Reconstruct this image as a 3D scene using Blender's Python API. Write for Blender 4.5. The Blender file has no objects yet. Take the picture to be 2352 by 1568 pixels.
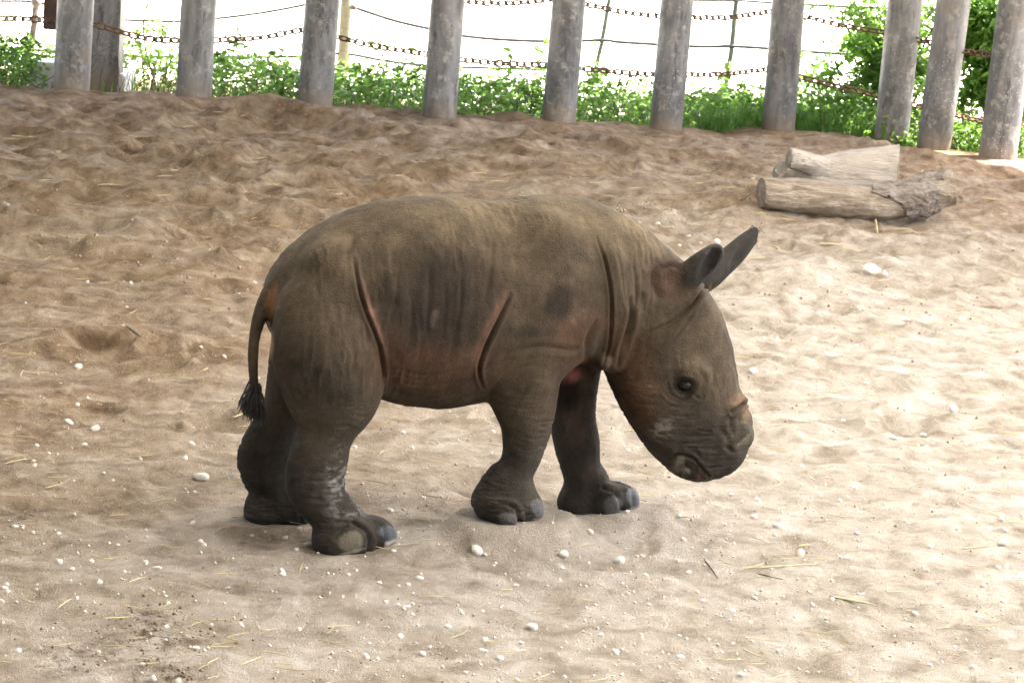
import bpy, bmesh, math, random
import numpy as np
from mathutils import Vector, Matrix

random.seed(7)
rng = np.random.default_rng(11)
SC = bpy.context.scene
COL = SC.collection
R = math.radians

# ------------------------------------------------------------------ camera
CAM_H, PITCH, ROLL, LENS = 1.35, R(10.8), R(4.6), 80.0
FPX = LENS / 36.0 * 2352.0                       # the photograph is read on a 2352 px wide copy
F = np.array([0, math.cos(PITCH), -math.sin(PITCH)])
R0 = np.array([1.0, 0, 0]); U0 = np.array([0, math.sin(PITCH), math.cos(PITCH)])
CR = math.cos(ROLL) * R0 + math.sin(ROLL) * U0
CU = math.cos(ROLL) * U0 - math.sin(ROLL) * R0
CAM = np.array([0, 0, CAM_H])
cam_d = bpy.data.cameras.new('camera'); cam = bpy.data.objects.new('camera', cam_d); COL.objects.link(cam)
cam.matrix_world = Matrix(((CR[0], CU[0], -F[0], 0), (CR[1], CU[1], -F[1], 0), (CR[2], CU[2], -F[2], CAM_H), (0, 0, 0, 1)))
cam_d.lens = LENS; cam_d.sensor_width = 36; cam_d.clip_end = 2000; cam_d.clip_start = 0.05
cam_d.dof.use_dof = True; cam_d.dof.focus_distance = 4.75; cam_d.dof.aperture_fstop = 22
SC.camera = cam

# ------------------------------------------------------------------ sky, sun, exposure
SUN_EL, SUN_AZ = R(60), math.atan2(0.86, 0.50)   # the sun stands to the right and behind the fence
w = bpy.data.worlds.new('World'); SC.world = w; w.use_nodes = True
nt = w.node_tree; bg = nt.nodes['Background']
sky = nt.nodes.new('ShaderNodeTexSky'); sky.sky_type = 'NISHITA'; sky.sun_disc = False
sky.sun_elevation = SUN_EL; sky.sun_rotation = SUN_AZ; sky.air_density = 1.0; sky.dust_density = 4.0; sky.ozone_density = 0.6
nt.links.new(sky.outputs[0], bg.inputs[0]); bg.inputs[1].default_value = 0.15
sl = bpy.data.lights.new('sun', 'SUN'); sl.energy = 5.0; sl.angle = R(0.53); sl.color = (1, 0.95, 0.87)
sun = bpy.data.objects.new('sun', sl); COL.objects.link(sun)
to_sun = Vector((math.sin(SUN_AZ) * math.cos(SUN_EL), math.cos(SUN_AZ) * math.cos(SUN_EL), math.sin(SUN_EL)))
sun.rotation_euler = to_sun.to_track_quat('Z', 'Y').to_euler()
SC.view_settings.view_transform = 'Standard'; SC.view_settings.look = 'None'
SC.view_settings.exposure = 3.42; SC.view_settings.gamma = 1.0; SC.view_settings.use_curve_mapping = False
SC.view_settings.use_white_balance = True; SC.view_settings.white_balance_temperature = 6700; SC.view_settings.white_balance_tint = 11
SC.cycles.use_denoising = True; SC.cycles.max_bounces = 7; SC.cycles.diffuse_bounces = 4

# ------------------------------------------------------------------ helpers
def ray(px, py):
    return F + CR * ((px - 1176) / FPX) - CU * ((py - 784) / FPX)
def at_y(px, py, y):
    d = ray(px, py); return CAM + d * (y / d[1])
def proj(P):
    q = P - CAM; z = q @ F
    return 1176 + FPX * (q @ CR) / z, 784 - FPX * (q @ CU) / z, z

def h32(*a):
    v = np.zeros(np.broadcast(*a).shape, np.uint32)
    for i, k in enumerate(a):
        v = (v ^ (k.astype(np.int64) & 0xffffffff).astype(np.uint32)) * np.uint32((2654435761, 2246822519, 3266489917, 668265263)[i % 4])
        v ^= v >> np.uint32(15)
    v *= np.uint32(2246822519); v ^= v >> np.uint32(13); v *= np.uint32(3266489917); v ^= v >> np.uint32(16)
    return v
def u01(*a): return h32(*a).astype(np.float64) / 4294967295.0
def perlin2(x, y, s=0):
    ix, iy = np.floor(x), np.floor(y); fx, fy = x - ix, y - iy; ix = ix.astype(np.int64); iy = iy.astype(np.int64)
    u = fx * fx * fx * (fx * (fx * 6 - 15) + 10); v = fy * fy * fy * (fy * (fy * 6 - 15) + 10)
    S = np.full(x.shape, s, np.int64)
    def g(a, b):
        t = u01(ix + a, iy + b, S) * 2 * np.pi; return np.cos(t) * (fx - a) + np.sin(t) * (fy - b)
    return ((g(0, 0) * (1 - u) + g(1, 0) * u) * (1 - v) + (g(0, 1) * (1 - u) + g(1, 1) * u) * v) * 1.4
def fbm2(x, y, s=0, o=4, gain=.5):
    r = 0; a = 1; t = 0
    for i in range(o):
        r = r + a * perlin2(x * 2 ** i + 17.3 * i, y * 2 ** i - 9.1 * i, s + i); t += a; a *= gain
    return r / t
def worley2(x, y, s=0):
    ix, iy = np.floor(x).astype(np.int64), np.floor(y).astype(np.int64); S = np.full(x.shape, s, np.int64)
    best = np.full(x.shape, 9.0)
    for a in (-1, 0, 1):
        for b in (-1, 0, 1):
            cx = ix + a + .1 + .8 * u01(ix + a, iy + b, S); cy = iy + b + .1 + .8 * u01(ix + a, iy + b, S + 77)
            best = np.minimum(best, (cx - x) ** 2 + (cy - y) ** 2)
    return best
def noise3(p, s=0):
    i = np.floor(p).astype(np.int64); f = p - i; u = f * f * (3 - 2 * f); S = np.full(len(p), s, np.int64); r = 0
    for a in (0, 1):
        for b in (0, 1):
            for c in (0, 1):
                wt = (u[:, 0] if a else 1 - u[:, 0]) * (u[:, 1] if b else 1 - u[:, 1]) * (u[:, 2] if c else 1 - u[:, 2])
                r = r + wt * u01(i[:, 0] + a, i[:, 1] + b, i[:, 2] + c, S)
    return r * 2 - 1
def fbm3(p, s=0, o=3):
    r = 0; a = 1; t = 0
    for k in range(o):
        r = r + a * noise3(p * 2 ** k + 5.7 * k, s + k); t += a; a *= .5
    return r / t
def sstep(a, b, x):
    t = np.clip((x - a) / (b - a), 0, 1); return t * t * (3 - 2 * t)

def mesh_np(name, V, Fc, smooth=True):
    """V (n,3), Fc (m,3 or 4)"""
    me = bpy.data.meshes.new(name); V = np.asarray(V, np.float32); Fc = np.asarray(Fc, np.int32); k = Fc.shape[1]
    me.vertices.add(len(V)); me.vertices.foreach_set('co', V.ravel())
    me.loops.add(Fc.size); me.loops.foreach_set('vertex_index', Fc.ravel())
    me.polygons.add(len(Fc)); me.polygons.foreach_set('loop_start', np.arange(0, Fc.size, k, dtype=np.int32))
    try: me.polygons.foreach_set('loop_total', np.full(len(Fc), k, np.int32))
    except Exception: pass
    me.update(calc_edges=True); me.validate()
    me.polygons.foreach_set('use_smooth', np.full(len(me.polygons), smooth)); me.update()
    return me
def obj(name, me, mat=None, parent=None, **props):
    o = bpy.data.objects.new(name, me); COL.objects.link(o)
    if me is not None and mat is not None and len(me.materials) == 0: me.materials.append(mat)
    if parent is not None: o.parent = parent
    for k, v in props.items(): o[k] = v
    return o
def empty(name, loc, **props):
    o = bpy.data.objects.new(name, None); COL.objects.link(o); o.location = loc; o.empty_display_size = .1
    for k, v in props.items(): o[k] = v
    return o
def box_mesh(name, x0, x1, y0, y1, z0, z1, bev=0.01):
    bm = bmesh.new(); bmesh.ops.create_cube(bm, size=1)
    for v in bm.verts: v.co = ((x0 + x1) / 2 + v.co.x * (x1 - x0), (y0 + y1) / 2 + v.co.y * (y1 - y0), (z0 + z1) / 2 + v.co.z * (z1 - z0))
    if bev: bmesh.ops.bevel(bm, geom=bm.edges[:], offset=bev, segments=2, affect='EDGES')
    me = bpy.data.meshes.new(name); bm.to_mesh(me); bm.free(); return me
def tube_np(P, rad, n=8, cap=True):
    """tube along points P with radii rad"""
    P = np.asarray(P, float); rad = np.broadcast_to(rad, len(P)); T = np.gradient(P, axis=0); T /= np.linalg.norm(T, axis=1)[:, None]
    ref = np.array([0.0, 0, 1]) if abs(T[:, 2]).mean() < .9 else np.array([1.0, 0, 0])
    A = np.cross(T, ref); A /= np.linalg.norm(A, axis=1)[:, None]; B = np.cross(T, A)
    th = np.arange(n) * 2 * np.pi / n
    V = (P[:, None] + rad[:, None, None] * (A[:, None] * np.cos(th)[None, :, None] + B[:, None] * np.sin(th)[None, :, None])).reshape(-1, 3)
    i = np.arange(len(P) - 1)[:, None] * n; j = np.arange(n)[None]; j2 = (j + 1) % n
    Q = np.stack([i + j, i + j2, i + n + j2, i + n + j], -1).reshape(-1, 4)
    if cap:
        c0 = len(V); V = np.vstack([V, P[:1], P[-1:]]); e = (len(P) - 1) * n; k = np.arange(n); k2 = (k + 1) % n
        Q = np.vstack([Q, np.stack([np.full(n, c0), k2, k, k], -1)[:, :4], np.stack([np.full(n, c0 + 1), e + k, e + k2, e + k2], -1)])
    return V, Q
def tube_mesh(name, P, rad, n=8):
    V, Q = tube_np(P, rad, n, cap=False)
    bm = bmesh.new(); vs = [bm.verts.new(v) for v in V]
    for q in Q: bm.faces.new([vs[k] for k in q])
    bm.faces.new(vs[:n][::-1] if False else vs[:n]); bm.faces.new(vs[-n:][::-1])
    bmesh.ops.recalc_face_normals(bm, faces=bm.faces[:])
    me = bpy.data.meshes.new(name); bm.to_mesh(me); bm.free()
    for p in me.polygons: p.use_smooth = len(p.vertices) == 4
    return me
def catmull(P, n):
    P = np.asarray(P, float); m = len(P); t = np.linspace(0, m - 1, n); i = np.clip(t.astype(int), 0, m - 2); f = (t - i)[:, None]
    p0, p1, p2, p3 = P[np.maximum(i - 1, 0)], P[i], P[i + 1], P[np.minimum(i + 2, m - 1)]
    return .5 * (2 * p1 + (p2 - p0) * f + (2 * p0 - 5 * p1 + 4 * p2 - p3) * f ** 2 + (3 * p1 - p0 - 3 * p2 + p3) * f ** 3)

class NT:
    """tiny node-tree writer"""
    def __init__(s, name):
        s.m = bpy.data.materials.new(name); s.m.use_nodes = True; s.t = s.m.node_tree; s.p = s.t.nodes['Principled BSDF']; s.out = s.t.nodes['Material Output']
        s.tc = s.n('ShaderNodeTexCoord')
    def n(s, typ, **kw):
        d = s.t.nodes.new(typ)
        for k, v in kw.items(): setattr(d, k, v)
        return d
    def l(s, a, b): s.t.links.new(a, b)
    def coord(s, scale=(1, 1, 1), kind='Object', rot=(0, 0, 0)):
        m = s.n('ShaderNodeMapping'); m.inputs['Scale'].default_value = scale; m.inputs['Rotation'].default_value = rot; s.l(s.tc.outputs[kind], m.inputs[0]); return m.outputs[0]
    def noise(s, vec, scale, detail=4, rough=.55, dist=0):
        d = s.n('ShaderNodeTexNoise'); d.inputs['Scale'].default_value = scale; d.inputs['Detail'].default_value = detail
        d.inputs['Roughness'].default_value = rough; d.inputs['Distortion'].default_value = dist; s.l(vec, d.inputs['Vector']); return d.outputs[0]
    def voro(s, vec, scale, feature='F1', out=0, rnd=1):
        d = s.n('ShaderNodeTexVoronoi', feature=feature); d.inputs['Scale'].default_value = scale; d.inputs['Randomness'].default_value = rnd; s.l(vec, d.inputs['Vector']); return d.outputs[out]
    def ramp(s, fac, stops):
        d = s.n('ShaderNodeValToRGB'); e = d.color_ramp.elements
        while len(e) < len(stops): e.new(.5)
        for k, (p, c) in enumerate(stops):
            e[k].position = p; e[k].color = (*c, 1) if len(c) == 3 else c
        s.l(fac, d.inputs[0]); return d.outputs[0]
    def grey(s, fac, a, b, lo=0, hi=1):
        d = s.n('ShaderNodeMapRange'); d.inputs[1].default_value = a; d.inputs[2].default_value = b; d.inputs[3].default_value = lo; d.inputs[4].default_value = hi; s.l(fac, d.inputs[0]); return d.outputs[0]
    def mix(s, fac, a, b, mode='MIX'):
        d = s.n('ShaderNodeMix', data_type='RGBA', blend_type=mode)
        for sock, v in ((d.inputs[0], fac), (d.inputs[6], a), (d.inputs[7], b)):
            if isinstance(v, (int, float)): sock.default_value = v
            elif isinstance(v, tuple): sock.default_value = (*v, 1)
            else: s.l(v, sock)
        return d.outputs[2]
    def math(s, op, a, b=0):
        d = s.n('ShaderNodeMath', operation=op)
        for k, v in enumerate((a, b)):
            if isinstance(v, (int, float)): d.inputs[k].default_value = v
            else: s.l(v, d.inputs[k])
        return d.outputs[0]
    def bump(s, h, dist, strength=1, nrm=None):
        d = s.n('ShaderNodeBump'); d.inputs['Strength'].default_value = strength; d.inputs['Distance'].default_value = dist; s.l(h, d.inputs['Height'])
        if nrm is not None: s.l(nrm, d.inputs['Normal'])
        return d.outputs[0]
    def fin(s, col=None, rough=None, nrm=None, spec=.3, metal=0):
        for nm, v in (('Base Color', col), ('Roughness', rough), ('Normal', nrm)):
            if v is None: continue
            k = s.p.inputs[nm]
            if isinstance(v, (int, float)): k.default_value = v
            elif isinstance(v, tuple): k.default_value = (*v, 1)
            else: s.l(v, k)
        s.p.inputs['Specular IOR Level'].default_value = spec; s.p.inputs['Metallic'].default_value = metal
        return s.m

# ------------------------------------------------------------------ materials
def mat_sand():
    m = NT('sand'); v = m.coord()
    a = m.n('ShaderNodeAttribute', attribute_name='pale_tone')
    big = m.noise(v, 2.2, 5, .6); mid = m.noise(v, 11, 5, .6, .4); fine = m.noise(v, 120, 3, .7)
    brown = m.ramp(mid, [(.30, (.17, .108, .060)), (.5, (.345, .238, .142)), (.70, (.52, .395, .265))])
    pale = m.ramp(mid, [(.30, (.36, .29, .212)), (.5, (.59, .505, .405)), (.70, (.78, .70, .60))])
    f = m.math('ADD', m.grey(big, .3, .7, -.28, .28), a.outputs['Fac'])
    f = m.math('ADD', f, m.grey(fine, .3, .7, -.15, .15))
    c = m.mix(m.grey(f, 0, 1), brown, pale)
    grit = m.voro(v, 95); gs = m.noise(v, 14, 2)
    gm = m.math('MULTIPLY', m.grey(grit, .16, .22, 1, 0), m.grey(gs, .46, .6))
    c = m.mix(m.math('MULTIPLY', gm, .8), c, (.68, .64, .57))
    crumb = m.voro(v, 38); cs = m.noise(v, 5, 3)
    dk = m.math('MULTIPLY', m.grey(crumb, .10, .16, 1, 0), m.grey(cs, .5, .62))
    c = m.mix(m.math('MULTIPLY', dk, .55), c, (.15, .10, .065))
    st = m.n('ShaderNodeAttribute', attribute_name='stain')
    sn = m.noise(v, 40, 5, .75)
    c = m.mix(m.math('MULTIPLY', st.outputs['Fac'], m.grey(sn, .46, .62)), c, (.15, .105, .068))
    h = m.math('ADD', m.math('MULTIPLY', m.noise(v, 60, 6, .75), .5), m.math('MULTIPLY', m.noise(v, 240, 3, .75), .42))
    h = m.math('ADD', h, m.math('MULTIPLY', gm, .35))
    h = m.math('ADD', h, m.math('MULTIPLY', m.grey(m.voro(v, 26), 0, .7, 1, 0), .3))
    return m.fin(c, .85, m.bump(h, .06, 1), .12)
def mat_skin():
    m = NT('rhino_skin'); v = m.coord(); a = m.n('ShaderNodeAttribute', attribute_name='skin')
    n1 = m.noise(v, 14, 5, .65); n2 = m.noise(v, 90, 4, .7); n3 = m.noise(m.coord((60, 60, 14)), 1, 3, .6)
    n0 = m.noise(v, 7, 6, .7, .6)
    k = m.math('MULTIPLY', m.grey(n0, .32, .68, .62, 1.35), m.grey(n1, .3, .7, .80, 1.22))
    k = m.math('MULTIPLY', m.math('MULTIPLY', k, m.grey(n2, .3, .7, .86, 1.16)), m.grey(n3, .3, .7, .86, 1.16))
    vm = m.n('ShaderNodeVectorMath', operation='SCALE'); m.l(a.outputs['Color'], vm.inputs[0]); m.l(k, vm.inputs['Scale']); c = vm.outputs[0]
    cell = m.voro(m.coord((1, 1, 1.7)), 150, 'DISTANCE_TO_EDGE')
    c = m.mix(m.math('MULTIPLY', m.grey(cell, 0, .06, 1, 0), .18), c, (.02, .016, .012))
    h = m.math('ADD', m.math('MULTIPLY', m.grey(cell, 0, .12), .30), m.math('MULTIPLY', m.noise(m.coord((70, 70, 150)), 1, 4, .7), .8))
    wr = m.n('ShaderNodeAttribute', attribute_name='wet')
    rg = m.grey(wr.outputs['Fac'], 0, 1, .8, .35)
    return m.fin(c, rg, m.bump(h, .0030, .8), .12)
def mat_steel(name, stain=(.24, .19, .12), base=(.125, .127, .128)):
    m = NT(name); v = m.coord(); oi = m.n('ShaderNodeObjectInfo')
    off = m.n('ShaderNodeVectorMath', operation='ADD'); m.l(v, off.inputs[0])
    sc = m.n('ShaderNodeMath', operation='MULTIPLY'); m.l(oi.outputs['Random'], sc.inputs[0]); sc.inputs[1].default_value = 37
    m.l(sc.outputs[0], off.inputs[1]); v = off.outputs[0]
    st = m.n('ShaderNodeMapping'); st.inputs['Scale'].default_value = (9, 9, 2.2); m.l(v, st.inputs[0]); st = st.outputs[0]
    n1 = m.noise(st, 1, 6, .65, .5); n2 = m.noise(v, 30, 5, .7); n3 = m.noise(v, 4.5, 4, .6); n4 = m.noise(st, 2.3, 4, .7)
    c = m.ramp(n1, [(.28, (.055, .057, .062)), (.45, base), (.58, (.235, .235, .235)), (.76, (.36, .345, .32))])
    c = m.mix(m.grey(n2, .4, .75, 0, .6), c, (.27, .245, .215))
    c = m.mix(m.grey(n3, .60, .72, 0, .6), c, stain)
    c = m.mix(m.grey(n4, .56, .66, 0, .8), c, (.05, .052, .056))
    c = m.mix(m.grey(m.noise(v, 13, 5, .7), .54, .64, 0, .7), c, (.40, .38, .34))
    sz = m.n('ShaderNodeSeparateXYZ'); m.l(m.tc.outputs['Object'], sz.inputs[0]); mud = m.math('MULTIPLY', m.grey(m.math('ADD', sz.outputs[2], m.math('MULTIPLY', n2, .22)), .10, .24, 1, 0), .75)
    c = m.mix(mud, c, (.27, .19, .125))
    c = m.mix(m.grey(m.noise(st, .7, 3, .6), .55, .68, 0, .55), c, (.05, .05, .055))
    sp = m.voro(v, 55); spm = m.math('MULTIPLY', m.grey(sp, .12, .18, 1, 0), m.grey(m.noise(v, 3, 2), .52, .6))
    c = m.mix(spm, c, (.62, .62, .60))
    dk = m.n('ShaderNodeVectorMath', operation='SCALE'); m.l(c, dk.inputs[0]); dk.inputs['Scale'].default_value = .74
    return m.fin(dk.outputs[0], .5, m.bump(n2, .006, .7), .35)
def mat_rust():
    m = NT('rusty_chain'); v = m.coord(); n = m.noise(v, 60, 4)
    c = m.ramp(n, [(.3, (.055, .03, .018)), (.55, (.13, .07, .042)), (.75, (.22, .14, .095))])
    return m.fin(c, .8, m.bump(n, .002, .6), .3)
def mat_plain(name, c, rough=.7, var=.25, sc=20, bump=.003, spec=.3):
    m = NT(name); v = m.coord(); n = m.noise(v, sc, 5, .65); lo = tuple(x * (1 - var) for x in c); hi = tuple(min(1, x * (1 + var)) for x in c)
    return m.fin(m.ramp(n, [(.3, lo), (.7, hi)]), rough, m.bump(n, bump, .6), spec)
def mat_leaf(name, c1, c2, trans=.5):
    m = NT(name); oi = m.n('ShaderNodeObjectInfo'); v = m.coord()
    n = m.noise(v, 9, 3, .6); n2 = m.voro(v, 22, out=1)
    sep = m.n('ShaderNodeSeparateColor'); m.l(n2, sep.inputs[0])
    c = m.mix(m.grey(m.math('ADD', m.math('MULTIPLY', n, .5), m.math('MULTIPLY', sep.outputs[0], .5)), .2, .75), c1, c2)
    m.fin(c, .5, None, .35)
    tr = m.n('ShaderNodeBsdfTranslucent'); mx = m.n('ShaderNodeMixShader'); mx.inputs[0].default_value = trans
    m.l(m.mix(.5, c, (.2, .38, .05), 'MIX'), tr.inputs[0]); m.l(m.p.outputs[0], mx.inputs[1]); m.l(tr.outputs[0], mx.inputs[2]); m.l(mx.outputs[0], m.out.inputs[0])
    return m.m
def mat_wood(name, c0, c1, c2):
    m = NT(name); v = m.coord((2.2, 14, 14)); n = m.noise(v, 2, 7, .7, .8); n2 = m.noise(m.coord(), 12, 4); n3 = m.noise(m.coord((3, 30, 30)), 3, 4, .7)
    c = m.ramp(n, [(.3, c0), (.5, c1), (.72, c2)]); c = m.mix(m.grey(n2, .5, .75, 0, .6), c, c2)
    c = m.mix(m.grey(n3, .6, .7, 0, .6), c, tuple(x * .4 for x in c0))
    n5 = m.noise(m.coord((18, 60, 60)), 2, 5, .75); c = m.mix(m.grey(n5, .45, .75, 0, .4), c, c0)
    return m.fin(c, .85, m.bump(m.math('ADD', m.math('ADD', n, n5), m.math('MULTIPLY', n3, .6)), .03, .9), .2)

M_SAND = mat_sand(); M_SKIN = mat_skin(); M_STEEL = mat_steel('galvanised_steel'); M_RUST = mat_rust()
M_COLUMN = mat_steel('column_steel', (.16, .10, .05), (.105, .10, .092))
M_CONC = mat_plain('concrete', (.50, .495, .48), .9, .2, 25)
M_BOARD = mat_plain('brown_board', (.075, .045, .035), .7, .3, 12)
M_YARD = mat_plain('yard_gravel', (.56, .52, .45), .95, .08, 3)
M_SOIL = mat_plain('planting_soil', (.16, .12, .08), .95, .3, 8)
M_ROOF = mat_plain('roof_boards', (.22, .2, .18), .8, .15, 4)
M_PANEL = NT('milky_sheet'); _t = M_PANEL.n('ShaderNodeBsdfTranslucent'); _t.inputs[0].default_value = (.62, .62, .60, 1); M_PANEL.l(_t.outputs[0], M_PANEL.out.inputs[0]); M_PANEL = M_PANEL.m
M_CABLE = mat_plain('cable_sleeve', (.05, .052, .055), .6, .2, 30)
M_FPOST = mat_plain('weathered_post', (.26, .26, .20), .85, .3, 14)
M_MPOST = mat_plain('green_grey_post', (.10, .12, .10), .6, .3, 20)
M_PEBBLE = mat_plain('limestone', (.68, .63, .55), .95, .2, 30, .01)
M_STRAW = mat_plain('straw', (.46, .37, .19), .7, .35, 6, .0005)
M_STRAWG = mat_plain('green_straw', (.36, .33, .19), .7, .3, 6, .0005)
M_DUNG = mat_plain('dry_dung', (.16, .115, .075), .95, .4, 30)
M_TWIG = mat_plain('bark_twig', (.09, .07, .045), .9, .3, 30)
M_LEAF = mat_leaf('ground_cover_leaf', (.025, .075, .013), (.14, .25, .045))
M_LEAF2 = mat_leaf('shrub_leaf', (.05, .13, .02), (.16, .29, .05))
M_GRASS = mat_leaf('grass_blade', (.045, .12, .025), (.12, .24, .06))
M_WOOD = mat_wood('weathered_log', (.14, .098, .066), (.32, .25, .185), (.53, .46, .375))
M_WOODP = mat_wood('pale_log', (.30, .25, .20), (.47, .41, .34), (.60, .54, .46))
M_BARK = mat_wood('log_bark', (.11, .085, .066), (.27, .225, .185), (.50, .44, .38))
M_CUT = mat_plain('cut_wood', (.17, .15, .12), .9, .25, 18)
M_EYE = NT('eye').fin((.004, .003, .0025), .07, None, .22)
M_HAIR = NT('black_hair').fin((.012, .010, .009), .5, None, .3)

# ------------------------------------------------------------------ rhino frame (needed by the sand under its feet)
YAW = R(20); HD = np.array([math.cos(YAW), math.sin(YAW), 0]); LT = np.array([-math.sin(YAW), math.cos(YAW), 0])
ORG = np.array([-.40, 4.73, 0.0])
def side(px, py, yl):
    """point of the photograph on the vertical plane yl metres beyond the animal's middle plane, in its own axes"""
    d = ray(px, py); t = (yl - (CAM - ORG) @ LT) / (d @ LT); P = CAM + d * t - ORG
    return np.array([P @ HD, yl, P[2]])
def to_world(L): return ORG + L[..., 0:1] * HD + L[..., 1:2] * LT + L[..., 2:3] * np.array([0, 0, 1.0])

FEET = {  # sole lines heel-toe, lateral place
    'near_hind': ((735, 1281), (905, 1254), -.115), 'far_hind': ((560, 1210), (722, 1202), .10),
    'near_fore': ((1115, 1206), (1245, 1200), -.085), 'far_fore': ((1292, 1187), (1468, 1170), .085)}
SOLES = {k: (side(*a, y), side(*b, y)) for k, (a, b, y) in FEET.items()}

# ------------------------------------------------------------------ sand
POSTS = [  # base px, px where it leaves the top of the frame, radius in px
    (164, 203, 174, 41.5), (445, 221, 457, 40.5), (723, 242, 741, 40), (1009, 269, 1029, 39), (1283, 280, 1307, 38.5),
    (1529, 295, 1556, 37.5), (1787, 299, 1811, 38), (2045, 334, 2079, 39), (2144, 340, 2191, 38.5), (2291, 362, 2338, 43)]
def base_y(px, py, z=0.0):
    d = ray(px, py); return (z - CAM_H) / d[2] * d[1]
POST_Z = [.02, .02, .01, 0, 0, 0, 0, -.03, 0, 0]
POST_P = []
for (bx, by, tx, rp), z in zip(POSTS, POST_Z):
    y = base_y(bx, by, z); b = at_y(bx, by, y); t = at_y(tx, 0, y)
    POST_P.append((b, (t - b) / np.linalg.norm(t - b), rp * y / FPX))
FENCE_Y = lambda x: np.interp(x, [p[0][0] for p in POST_P], [p[0][1] for p in POST_P])

PITS = [((600, 275), .55, .35, .14), ((700, 300), .35, .25, .10), ((330, 262), .6, .3, .05), ((240, 300), .4, .25, .05)]
_r = random.Random(5)
HOOF = []
for _k in range(230):
    _y = 4.0 + 10.2 * _r.random() ** .75; _x = _r.uniform(-.27, .27) * _y
    HOOF.append((_x, _y, _r.uniform(.055, .10) * (1 if _y < 7 else 1.35), (_r.uniform(.006, .014) if _y < 5.6 else _r.uniform(.02, .045)) * (.6 if _x > .6 else 1), _r.uniform(0, 3.1)))
def ground_z(x, y):
    x = np.asarray(x, float); y = np.asarray(y, float)
    wx = x + .13 * perlin2(x * 2.1, y * 2.1, 3) + .03 * perlin2(x * 7, y * 7, 4); wy = y + .13 * perlin2(x * 2.1 + 40, y * 2.1, 5) + .03 * perlin2(x * 7, y * 7 + 9, 6)
    back = sstep(5.2, 10.5, y - .35 * np.minimum(x, 1.0) * 0)
    right = sstep(-.2, 2.0, x)
    amp = .012 + back * .070 * (1 - .45 * right) + .030 * sstep(4.9, 6.8, y)
    big = worley2(wx / 1.15, wy / .62, 21) - .28
    med = worley2(wx / .50, wy / .30, 22) - .28
    sml = worley2(wx / .21, wy / .13, 23) - .28
    z = amp * (1.0 * big + 1.0 * med + .42 * sml)
    z = z + .035 * (.3 + .7 * back) * perlin2(x * .55, y * .55, 8) + .010 * fbm2(x * 3, y * 3, 9, 3)
    ridge = 1 - np.abs(fbm2(x * 2.4 + .8 * y, y * 3.4, 31, 3)) * 2
    z = z + .014 * (ridge - .6) * sstep(4.3, 6.8, y)
    z = z + .011 * sstep(5, 8, y) * fbm2(x * 1.3 + .5 * y, y * 8, 33, 3, .6)
    z = z + .011 * fbm2(x * 11, y * 13, 10, 4, .66) + .0042 * fbm2(x * 45, y * 55, 12, 2, .6)
    z = z - .02 * sstep(-2.4, -3.0, x) * sstep(13.5, 14.6, y)
    for (q, lx, ly, dep) in PITS:
        yy = base_y(*q, -.03); p = at_y(*q, yy); r2 = ((x - p[0]) / lx) ** 2 + ((y - p[1]) / ly) ** 2
        z = z - dep * np.exp(-r2 * 1.2) + .45 * dep * np.exp(-((np.sqrt(r2) - 1.35) / .35) ** 2)
    for (hx, hy, hr, hd, ha) in HOOF:
        m = (np.abs(x - hx) < .3) & (np.abs(y - hy) < .3)
        if not m.any(): continue
        dx, dy = x[m] - hx, y[m] - hy; r_ = np.hypot((dx * math.cos(ha) + dy * math.sin(ha)) / 1.25, -dx * math.sin(ha) + dy * math.cos(ha)) / hr; r_ = r_ * (1 + .25 * perlin2(dx * 16 + hx * 7, dy * 16, 97))
        z[m] = z[m] + hd * (-np.exp(-r_ ** 4 * .9) + .42 * np.exp(-((r_ - 1.22) / .22) ** 2))
    W = 0; S = 0                                             # the sand meets each post base and each sole
    for (b, d, r) in POST_P:
        k = np.exp(-(((x - b[0]) / .30) ** 2 + ((y - b[1]) / .34) ** 2)); W = W + k; S = S + k * b[2]
    for (a, b) in SOLES.values():
        for t in (0, .5, 1):
            q = a * (1 - t) + b * t; g = to_world(q); k = 1.6 * np.exp(-((x - g[0]) ** 2 + (y - g[1]) ** 2) / .085 ** 2); W = W + k; S = S + k * (g[2] + .016)
    Wc = np.maximum(W, 1); z = z * np.clip(1 - W, 0, 1) + S / Wc * 1.0
    for (a, b) in SOLES.values():
        ga, gb = to_world(a), to_world(b); dv = (gb - ga)[:2]; t = np.clip(((x - ga[0]) * dv[0] + (y - ga[1]) * dv[1]) / (dv @ dv), .1, .9); dd = np.hypot(x - ga[0] - t * dv[0], y - ga[1] - t * dv[1]); z = z + .007 * np.exp(-((dd - .092) / .020) ** 2) * (1 + .6 * perlin2(x * 14, y * 14, 99))
    fy = FENCE_Y(x)
    z = z - .22 * sstep(fy + .15, fy + .75, y)
    return z

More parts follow.
